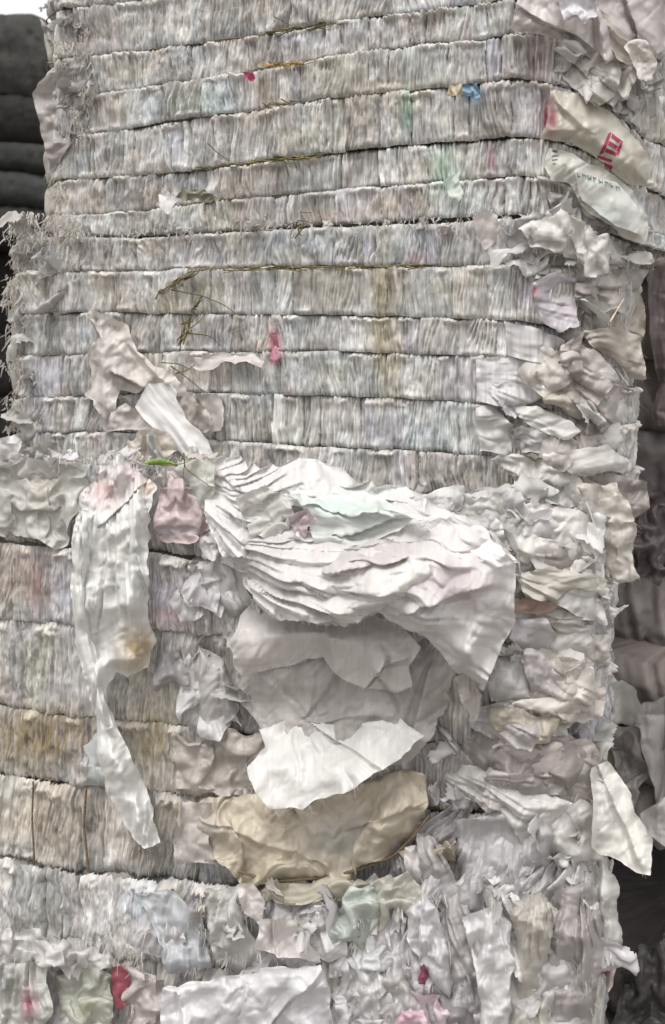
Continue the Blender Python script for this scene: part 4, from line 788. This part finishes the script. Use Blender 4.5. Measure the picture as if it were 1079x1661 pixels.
GREY = [(190, 186, 180), (180, 174, 168), (200, 196, 190), (186, 178, 172)]
cluster(A, rootA, 6, 88, 60, 140, 240, .05, .13, .0, .05, GREY)           # fuzzy left edge of the top bale
cluster(A, rootA, 6, 70, 0, 150, 60, .04, .09, .0, .04, GREY)
cluster(B, rootB, 7, 22, 350, 110, 500, .05, .12, .0, .07, GREY)          # tousled upper left corner of the second bale
cluster(B, rootB, 6, 20, 500, 60, 740, .05, .11, .0, .05, GREY)
cluster(B, rootB, 16, 90, 368, 880, 385, .02, .05, .01, .05, slope=-.02)    # ruffled seam between the two upper bales
cluster(B, rootB, 8, 800, 440, 1000, 800, .05, .12, .02, .05)
cluster(A, rootA, 13, 880, 60, 1060, 180, .05, .12, .0, .05)
cluster(B, rootB, 11, 840, 350, 1040, 440, .05, .12, .02, .06)
cluster(C, rootC, 16, -10, 735, 340, 760, .05, .11, -.08, .06)             # ledge of the third bale
cluster(C, rootC, 8, 640, 800, 900, 840, .05, .12, -.06, .06)
cluster(C, rootC, 14, 800, 830, 1010, 1080, .05, .13, .01, .06)
cluster(C, rootC, 12, 780, 1080, 985, 1430, .05, .13, .0, .05)
cluster(C, rootC, 6, 690, 1200, 900, 1440, .05, .12, .02, .04, [(176, 168, 168), (190, 184, 184), (200, 196, 196)])
cluster(C, rootC, 11, 250, 890, 400, 1180, .05, .11, .02, .04)
cluster(D, rootD, 4, -10, 1490, 300, 1570, .05, .13, .02, .06)
cluster(D, rootD, 12, 520, 1430, 1000, 1670, .05, .14, .01, .07)
cluster(D, rootD, 13, 330, 1440, 560, 1590, .05, .12, .02, .06)

# ------------------------------------------------------------------ fluffy wads of shredded fibre (uncountable)
def fluff(bale, root, blobs, per, cols, seed):
    g = np.random.default_rng(seed); Rs, Ds, Ls, Cs = [], [], [], []
    for (x, y, r, d) in blobs:
        x = min(x, bale.pxsil - r - 8)
        n = int(.42 * per * r / 20); q = g.normal(0, 1, (n, 3)); q /= np.linalg.norm(q, axis=1)[:, None]; rr = r * g.random(n) ** .6
        px = x + q[:, 0] * rr; py = y + q[:, 2] * rr
        Rs.append(unproj(px, py, bale.Yat(np.full(n, x)) - d + q[:, 1] * rr * .0012)); Ds.append(q * .5 + g.normal(0, .4, (n, 3)) + np.array([0, -.2, -.7])); Ls.append(g.gamma(2.2, .0050, n)); Cs.append(lin(cols[g.integers(len(cols))]) * g.uniform(.75, 1.2, (n, 1)))
    R, D, L_, C_ = (np.concatenate(v) for v in (Rs, Ds, Ls, Cs))
    V, f = ribbons(R, D, L_, g.uniform(.0016, .0055, len(R)), seed, .5, curl=.55)
    tag(mk('shredded_fibre', V, f, np.repeat(np.clip(C_, 0, .85), 8, 0), M_FIBRE, root, smooth=False), kind='stuff')
gf = np.random.default_rng(77)
FG = [(206, 202, 196), (194, 188, 182), (216, 212, 206)]
fluff(A, rootA, [(gf.uniform(92, 150), gf.uniform(48, 120), gf.uniform(8, 20), gf.uniform(.0, .04)) for _ in range(22)] + [(gf.uniform(108, 142), gf.uniform(150, 240), gf.uniform(8, 18), gf.uniform(0, .04)) for _ in range(20)] + [(gf.uniform(80, 110), gf.uniform(250, 360), gf.uniform(6, 14), .01) for _ in range(16)], 90, FG, 1)
fluff(B, rootB, [(gf.uniform(18, 130), gf.uniform(352, 436), gf.uniform(10, 24), gf.uniform(.0, .05)) for _ in range(44)] + [(gf.uniform(14, 60), gf.uniform(436, 500), gf.uniform(8, 20), gf.uniform(0, .04)) for _ in range(22)] + [(gf.uniform(14, 48), gf.uniform(510, 720), gf.uniform(8, 16), gf.uniform(0, .03)) for _ in range(26)], 90, FG, 2)
fluff(B, rootB, [(x, 376 - .03 * (x - 100) + gf.normal(0, 8), gf.uniform(6, 13), .035) for x in np.linspace(110, 860, 90)], 26, FG + [(210, 206, 202)], 3)
fluff(B, rootB, [(gf.uniform(900, 1030), gf.uniform(380, 800), gf.uniform(6, 14), gf.uniform(0, .05)) for _ in range(40)], 50, FG + [(200, 188, 176)], 4)
fluff(C, rootC, [(gf.uniform(860, 1030), gf.uniform(800, 1420), gf.uniform(6, 16), gf.uniform(0, .05)) for _ in range(60)], 50, FG + [(200, 188, 176)], 5)
fluff(C, rootC, [(gf.uniform(-10, 340), gf.uniform(738, 756), gf.uniform(6, 12), gf.uniform(-.03, .06)) for _ in range(40)], 60, FG + [(214, 212, 206)], 6)
fluff(D, rootD, [(gf.uniform(300, 450), gf.uniform(1450, 1580), gf.uniform(8, 18), gf.uniform(.04, .08)) for _ in range(16)] + [(gf.uniform(560, 960), gf.uniform(1440, 1660), gf.uniform(6, 14), gf.uniform(.03, .08)) for _ in range(40)] + [(gf.uniform(0, 240), gf.uniform(1510, 1570), gf.uniform(6, 12), .06) for _ in range(20)], 60, FG + [(212, 210, 208)], 7)

# ------------------------------------------------------------------ dry grass, twigs, straw
def stalks(label, bale, lines, cols, d=.04, r=.0016, name='dry_grass', cat='dry grass', group='dry stalks caught in the ties'):
    Vs, Fs, Cs, off = [], [], [], 0; g = np.random.default_rng(len(label) + int(lines[0][0][0]))
    root = None
    for k, ln in enumerate(lines):
        p = np.array(ln, float); t = np.linspace(0, 1, len(p)); tt = np.linspace(0, 1, 14)
        x = np.interp(tt, t, p[:, 0]); y = np.interp(tt, t, p[:, 1]); kk = np.array([.25, .5, .25])
        x[1:-1] = np.convolve(x, kk, 'valid'); y[1:-1] = np.convolve(y, kk, 'valid')
        P = unproj(x, y, bale.Yat(x) - d - .010 * np.sin(tt * 3.1) - g.uniform(0, .008))
        rr = r * g.uniform(.7, 1.3) * (1.05 - .6 * tt)
        V, f = tube(P, rr, 5)
        c = lin(cols[k % len(cols)])
        if root is None:
            root = mk(name, V, f, c, M_GRASS); tag(root, label, cat, group)
        else: mk('stalk', V, f, c, M_GRASS, root)
def tuft(x1, y1, x2, y2, n, spread, seed):
    g = np.random.default_rng(seed); out = []
    for _ in range(n):
        a = g.uniform(-.05, .85); b = a + g.uniform(.1, min(.5, 60 / max(1, math.hypot(x2 - x1, y2 - y1)))); mid = (a + b) / 2
        q = lambda t: (x1 + (x2 - x1) * t + g.normal(0, spread), y1 + (y2 - y1) * t + g.normal(0, spread))
        out.append([q(a), q(mid), q(b)])
    return out
YB = [(176, 140, 66), (150, 124, 70), (196, 166, 100), (120, 98, 56)]; GB_ = [(104, 98, 62), (128, 118, 76), (88, 82, 58), (140, 128, 84)]
stalks('yellow-brown dry grass tuft lying on the top bale', A, tuft(420, 106, 490, 104, 16, 4, 1), YB)
stalks('thin dry grass along the third tie of the top bale', A, tuft(415, 176, 480, 164, 10, 3, 2), GB_)
stalks('dry grass wound along the long middle tie of the top bale', A, tuft(310, 274, 540, 250, 26, 3, 3), GB_)
stalks('single dark twig slanting above the long middle tie', A, [[(337, 232), (352, 247), (372, 262)]], GB_)
stalks('dry grass along the uppermost tie of the top bale', A, tuft(420, 55, 530, 42, 14, 3, 4), GB_)
stalks('short twig near the top edge above the uppermost tie', A, [[(445, 27), (458, 34), (474, 42)]], GB_)
stalks('dark grass tuft sticking up left at the first tie of the second bale', B, tuft(256, 478, 322, 440, 14, 4, 5), GB_, r=.002)
stalks('long bent twig reaching right to the second tie of the second bale', B, [[(278, 470), (330, 480), (365, 495), (382, 508)]], GB_, r=.002)
stalks('upright olive grass tuft between the first and third ties', B, tuft(290, 562, 324, 480, 18, 4, 6), GB_, r=.002)
stalks('bent dark twig leaning right from the upright grass tuft', B, [[(300, 540), (340, 544), (360, 562)], [(310, 532), (325, 520), (334, 505)]], GB_, r=.002)
stalks('dark twigs right of the ragged cream sheet', B, [[(278, 594), (300, 610), (332, 636)], [(285, 606), (305, 600), (318, 590)], [(262, 588), (290, 590), (310, 600)]], GB_, r=.002)
stalks('dry grass spread along the first tie of the second bale', B, tuft(320, 437, 760, 432, 40, 3, 7), GB_)
stalks('brown grass tuft hanging across the top of the second bale', B, tuft(480, 380, 500, 345, 10, 6, 8), GB_)
stalks('pale straw leaning on the right corner of the second bale', B, [[(990, 522), (1001, 503), (1012, 485)]], [(226, 212, 190)], d=.085, r=.0028, cat='straw', name='straw')
stalks('dark stalks over the pale green creased sheet by the heap', C, [[(298, 735), (300, 760), (345, 792)], [(262, 755), (298, 752), (318, 742)], [(300, 745), (297, 775)]], GB_, d=.085)
# one green leaf on the ledge
t_ = np.linspace(0, 1, 16); cxs = 231 + 62 * t_; cys = 753 - 6 * np.sin(t_ * 3.1) + 4 * t_; hw = 5 * np.sin(np.pi * t_ ** .8) + .3
Yl = C.Yat(cxs) - .06 - .02 * np.sin(t_ * 3.1)
Vl = np.stack([unproj(cxs, cys - hw, Yl + .004), unproj(cxs, cys, Yl), unproj(cxs, cys + hw, Yl + .004)], 1).reshape(-1, 3)
lf = mk('green_leaf', Vl, gridfaces(16, 3), np.tile(np.array([lin((150, 180, 104)), lin((110, 140, 70)), lin((72, 92, 50))]), (16, 1)), M_GRASS); tag(lf, 'narrow green leaf lying on the ledge above the long white bag', 'leaf')
# brown cord under the beige bag, upright cords on the third bale
def cord(bale, pts, d, r, parent, name='cord'):
    p = np.array(pts, float); t = np.linspace(0, 1, len(p)); tt = np.linspace(0, 1, 60)
    x = np.interp(tt, t, p[:, 0]); y = np.interp(tt, t, p[:, 1]); k = np.hanning(9); k /= k.sum()
    x[4:-4] = np.convolve(x, k, 'valid'); y[4:-4] = np.convolve(y, k, 'valid')
    V, f = tube(unproj(x, y, bale.Yat(x) - d + .004 * (fbm(tt * 20, 0, 3, 2) - .5)), r); mk(name, V, f, None, M_TIE, parent)
cord(C, [(372, 1408), (440, 1431), (545, 1421), (590, 1408), (640, 1388), (674, 1353), (697, 1322)], .07, .0032, rootC)
cord(C, [(54, 1268), (52, 1330), (56, 1400), (55, 1440)], .034, .0028, rootC)
cord(C, [(140, 1276), (136, 1340), (144, 1415)], .034, .0035, rootC)

# ------------------------------------------------------------------ what stands behind: stack at the left painted dark for shade, mauve-grey stack at the right
def back_bale(bale, root, ties, seed, cols, step=.008, rough=1.0, twine=True):
    g = np.random.default_rng(seed); zl = [bale.zline(t) for t in ties]
    S = np.arange(bale.smin, bale.smax, step)
    for k in range(len(ties) - 1):
        top, bot = zl[k], zl[k + 1]; m = max(10, int((top(.3) - bot(.3)) / .008)); t = np.linspace(0, 1, m)
        SS, TT = np.meshgrid(S, t, indexing='ij'); y = TT * (top(SS) - bot(SS))
        d = -.05 * np.abs(2 * TT - 1) ** 3 + .05 * rough * (fbm(SS / .12, y / .10, seed + k, 4) - .5) + .03 * rough * np.abs(2 * vn(SS / .04 + TT, y / .2, seed + 9 + k) - 1) + g.normal(0, .012)
        X, Y, _, _ = bale.at(SS, d); Z = bot(SS) * (1 - TT) + top(SS) * TT
        n = len(S); V = np.stack([X, Y, Z], -1).reshape(-1, 3)
        i, j = np.meshgrid(np.arange(n), np.arange(m - 1), indexing='ij'); i2 = (i + 1) % n
        f = np.stack([(i * m + j).ravel(), (i2 * m + j).ravel(), (i2 * m + j + 1).ravel(), (i * m + j + 1).ravel()], 1)
        a = np.arange(n); b = (a + 1) % n; c3 = V.reshape(n, m, 3)
        V = np.r_[V, c3[:, 0].mean(0)[None], c3[:, -1].mean(0)[None]]
        f = np.r_[f[:, [0, 1, 2]], f[:, [0, 2, 3]], np.stack([b * m, a * m, np.full(n, n * m)], 1), np.stack([a * m + m - 1, b * m + m - 1, np.full(n, n * m + 1)], 1)]
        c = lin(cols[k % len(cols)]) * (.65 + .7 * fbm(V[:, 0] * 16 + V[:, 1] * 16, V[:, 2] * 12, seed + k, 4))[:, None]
        mk('layer', V, f, c, M_DARK, root)
    for k in range(1, len(ties) - 1 if twine else 0):
        q = np.arange(bale.smin + .02, bale.smax - .02, .03); X, Y, _, _ = bale.at(q, -.035)
        V, f = tube(np.stack([X, Y, zl[k](q)], -1), .004, 5); mk('tie_twine', V, f, None, M_TIE, root)
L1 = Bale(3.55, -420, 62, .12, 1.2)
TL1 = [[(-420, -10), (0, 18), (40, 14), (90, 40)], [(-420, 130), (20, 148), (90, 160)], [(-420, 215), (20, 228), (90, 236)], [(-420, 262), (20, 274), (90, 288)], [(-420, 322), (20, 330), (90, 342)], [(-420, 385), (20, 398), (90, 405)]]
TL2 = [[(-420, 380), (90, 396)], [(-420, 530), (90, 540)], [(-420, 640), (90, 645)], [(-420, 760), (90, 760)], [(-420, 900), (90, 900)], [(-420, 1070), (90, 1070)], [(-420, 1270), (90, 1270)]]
rl1 = empty('background_bale', base_of(L1, TL1), 'smooth-layered bale, colour darkened for shade, behind the stack at the upper left edge', 'bale', 'bales standing behind the stack')
back_bale(L1, rl1, TL1, 900, [(60, 60, 58), (34, 34, 33), (48, 50, 48), (56, 58, 56), (46, 46, 45)], rough=.5, twine=False)  # layer greys darkened to carry the shade between the stacks
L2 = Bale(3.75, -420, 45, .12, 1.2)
rl2 = empty('background_bale', base_of(L2, TL2 + [FLOOR]), 'added bale painted near black as the shade of the gap at the left edge', 'bale', 'bales standing behind the stack')
back_bale(L2, rl2, TL2 + [FLOOR], 950, [(28, 26, 26), (34, 28, 30)], rough=.8, twine=False)  # added bale; its near-black colours paint the shade of the gap
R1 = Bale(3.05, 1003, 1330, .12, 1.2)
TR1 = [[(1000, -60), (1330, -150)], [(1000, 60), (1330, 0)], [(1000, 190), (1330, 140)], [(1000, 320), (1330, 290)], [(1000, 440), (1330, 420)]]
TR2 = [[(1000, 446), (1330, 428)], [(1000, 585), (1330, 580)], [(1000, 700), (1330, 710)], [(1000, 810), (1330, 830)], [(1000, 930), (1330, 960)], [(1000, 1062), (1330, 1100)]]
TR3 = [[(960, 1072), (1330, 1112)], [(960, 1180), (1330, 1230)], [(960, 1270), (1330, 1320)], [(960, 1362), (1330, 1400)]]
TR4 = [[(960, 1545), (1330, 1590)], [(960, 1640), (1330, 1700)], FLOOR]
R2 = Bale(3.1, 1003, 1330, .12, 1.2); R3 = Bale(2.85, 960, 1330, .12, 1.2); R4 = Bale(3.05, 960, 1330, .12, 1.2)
MV = [(150, 136, 134), (140, 126, 126), (128, 114, 116)]
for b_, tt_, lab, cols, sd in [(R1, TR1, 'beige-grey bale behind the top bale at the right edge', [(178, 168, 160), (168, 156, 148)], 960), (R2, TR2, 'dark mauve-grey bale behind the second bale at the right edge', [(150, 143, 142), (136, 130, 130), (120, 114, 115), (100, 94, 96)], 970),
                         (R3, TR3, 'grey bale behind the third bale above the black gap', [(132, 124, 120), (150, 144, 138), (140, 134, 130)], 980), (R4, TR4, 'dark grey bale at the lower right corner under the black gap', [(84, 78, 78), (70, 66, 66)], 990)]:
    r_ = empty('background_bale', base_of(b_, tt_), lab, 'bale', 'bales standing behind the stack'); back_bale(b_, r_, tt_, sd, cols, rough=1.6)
GK = 'sheets hanging off the bales behind'
for pts, col, lab, bl, d, lib, tile in [
  ([(958, 1082), (1000, 1084), (1030, 1115), (1052, 1152), (1042, 1182), (1000, 1172), (962, 1152)], (214, 212, 208), 'whitish clear bag behind the right corner of the third bale', R3, .10, 0, .3),
  ([(1040, 1140), (1079, 1130), (1110, 1200), (1110, 1290), (1060, 1300), (1035, 1220)], (176, 168, 168), 'mauve-grey sheet hanging at the right edge above the pale round one', R3, .06, 8, .3),
  ([(1038, 1322), (1079, 1296), (1120, 1310), (1120, 1380), (1079, 1375), (1045, 1350)], (208, 204, 200), 'pale round sheet at the right edge behind the white pointed flap', R3, .09, 4, .4),
  ([(990, 1180), (1040, 1170), (1050, 1260), (1030, 1310), (985, 1250)], (160, 152, 148), 'grey crumpled sheet behind the white pointed flap', R3, .06, 1, .25),
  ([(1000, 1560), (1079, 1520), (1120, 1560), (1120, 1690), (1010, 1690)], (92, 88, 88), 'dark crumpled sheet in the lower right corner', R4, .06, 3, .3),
  ([(1045, 60), (1085, 40), (1120, 80), (1120, 180), (1060, 190)], (186, 178, 168), 'beige sheet at the right edge behind the top bale', R1, .08, 0, .3),
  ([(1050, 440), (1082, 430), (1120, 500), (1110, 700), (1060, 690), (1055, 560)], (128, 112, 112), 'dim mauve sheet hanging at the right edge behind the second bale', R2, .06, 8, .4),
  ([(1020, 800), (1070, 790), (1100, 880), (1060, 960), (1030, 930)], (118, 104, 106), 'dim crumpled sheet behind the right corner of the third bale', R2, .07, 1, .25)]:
    SH('background_sheet', pts, bl, col, lab, group=GK, d=d, lib=lib, tile=tile)
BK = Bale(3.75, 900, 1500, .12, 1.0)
rb_ = empty('background_bale', base_of(BK, [FLOOR]), 'added bale deep inside the gap at the lower right, painted black as its shade', 'bale', 'bales standing behind the stack')
back_bale(BK, rb_, [[(900, 500), (1500, 500)], [(900, 800), (1500, 800)], [(900, 1000), (1500, 1000)], [(900, 1200), (1500, 1200)], FLOOR], 995, [(24, 22, 23)])  # added to close the gap; black colour paints the darkness inside

# the lowest bale goes on down to the yard below the frame
back_bale(D, rootD, [TD[-1], [(-60, 1990), (400, 2070), (980, 2080)], [(-60, 2150), (400, 2240), (980, 2250)], FLOOR], 1010, [(196, 190, 184), (186, 180, 176)], twine=False)
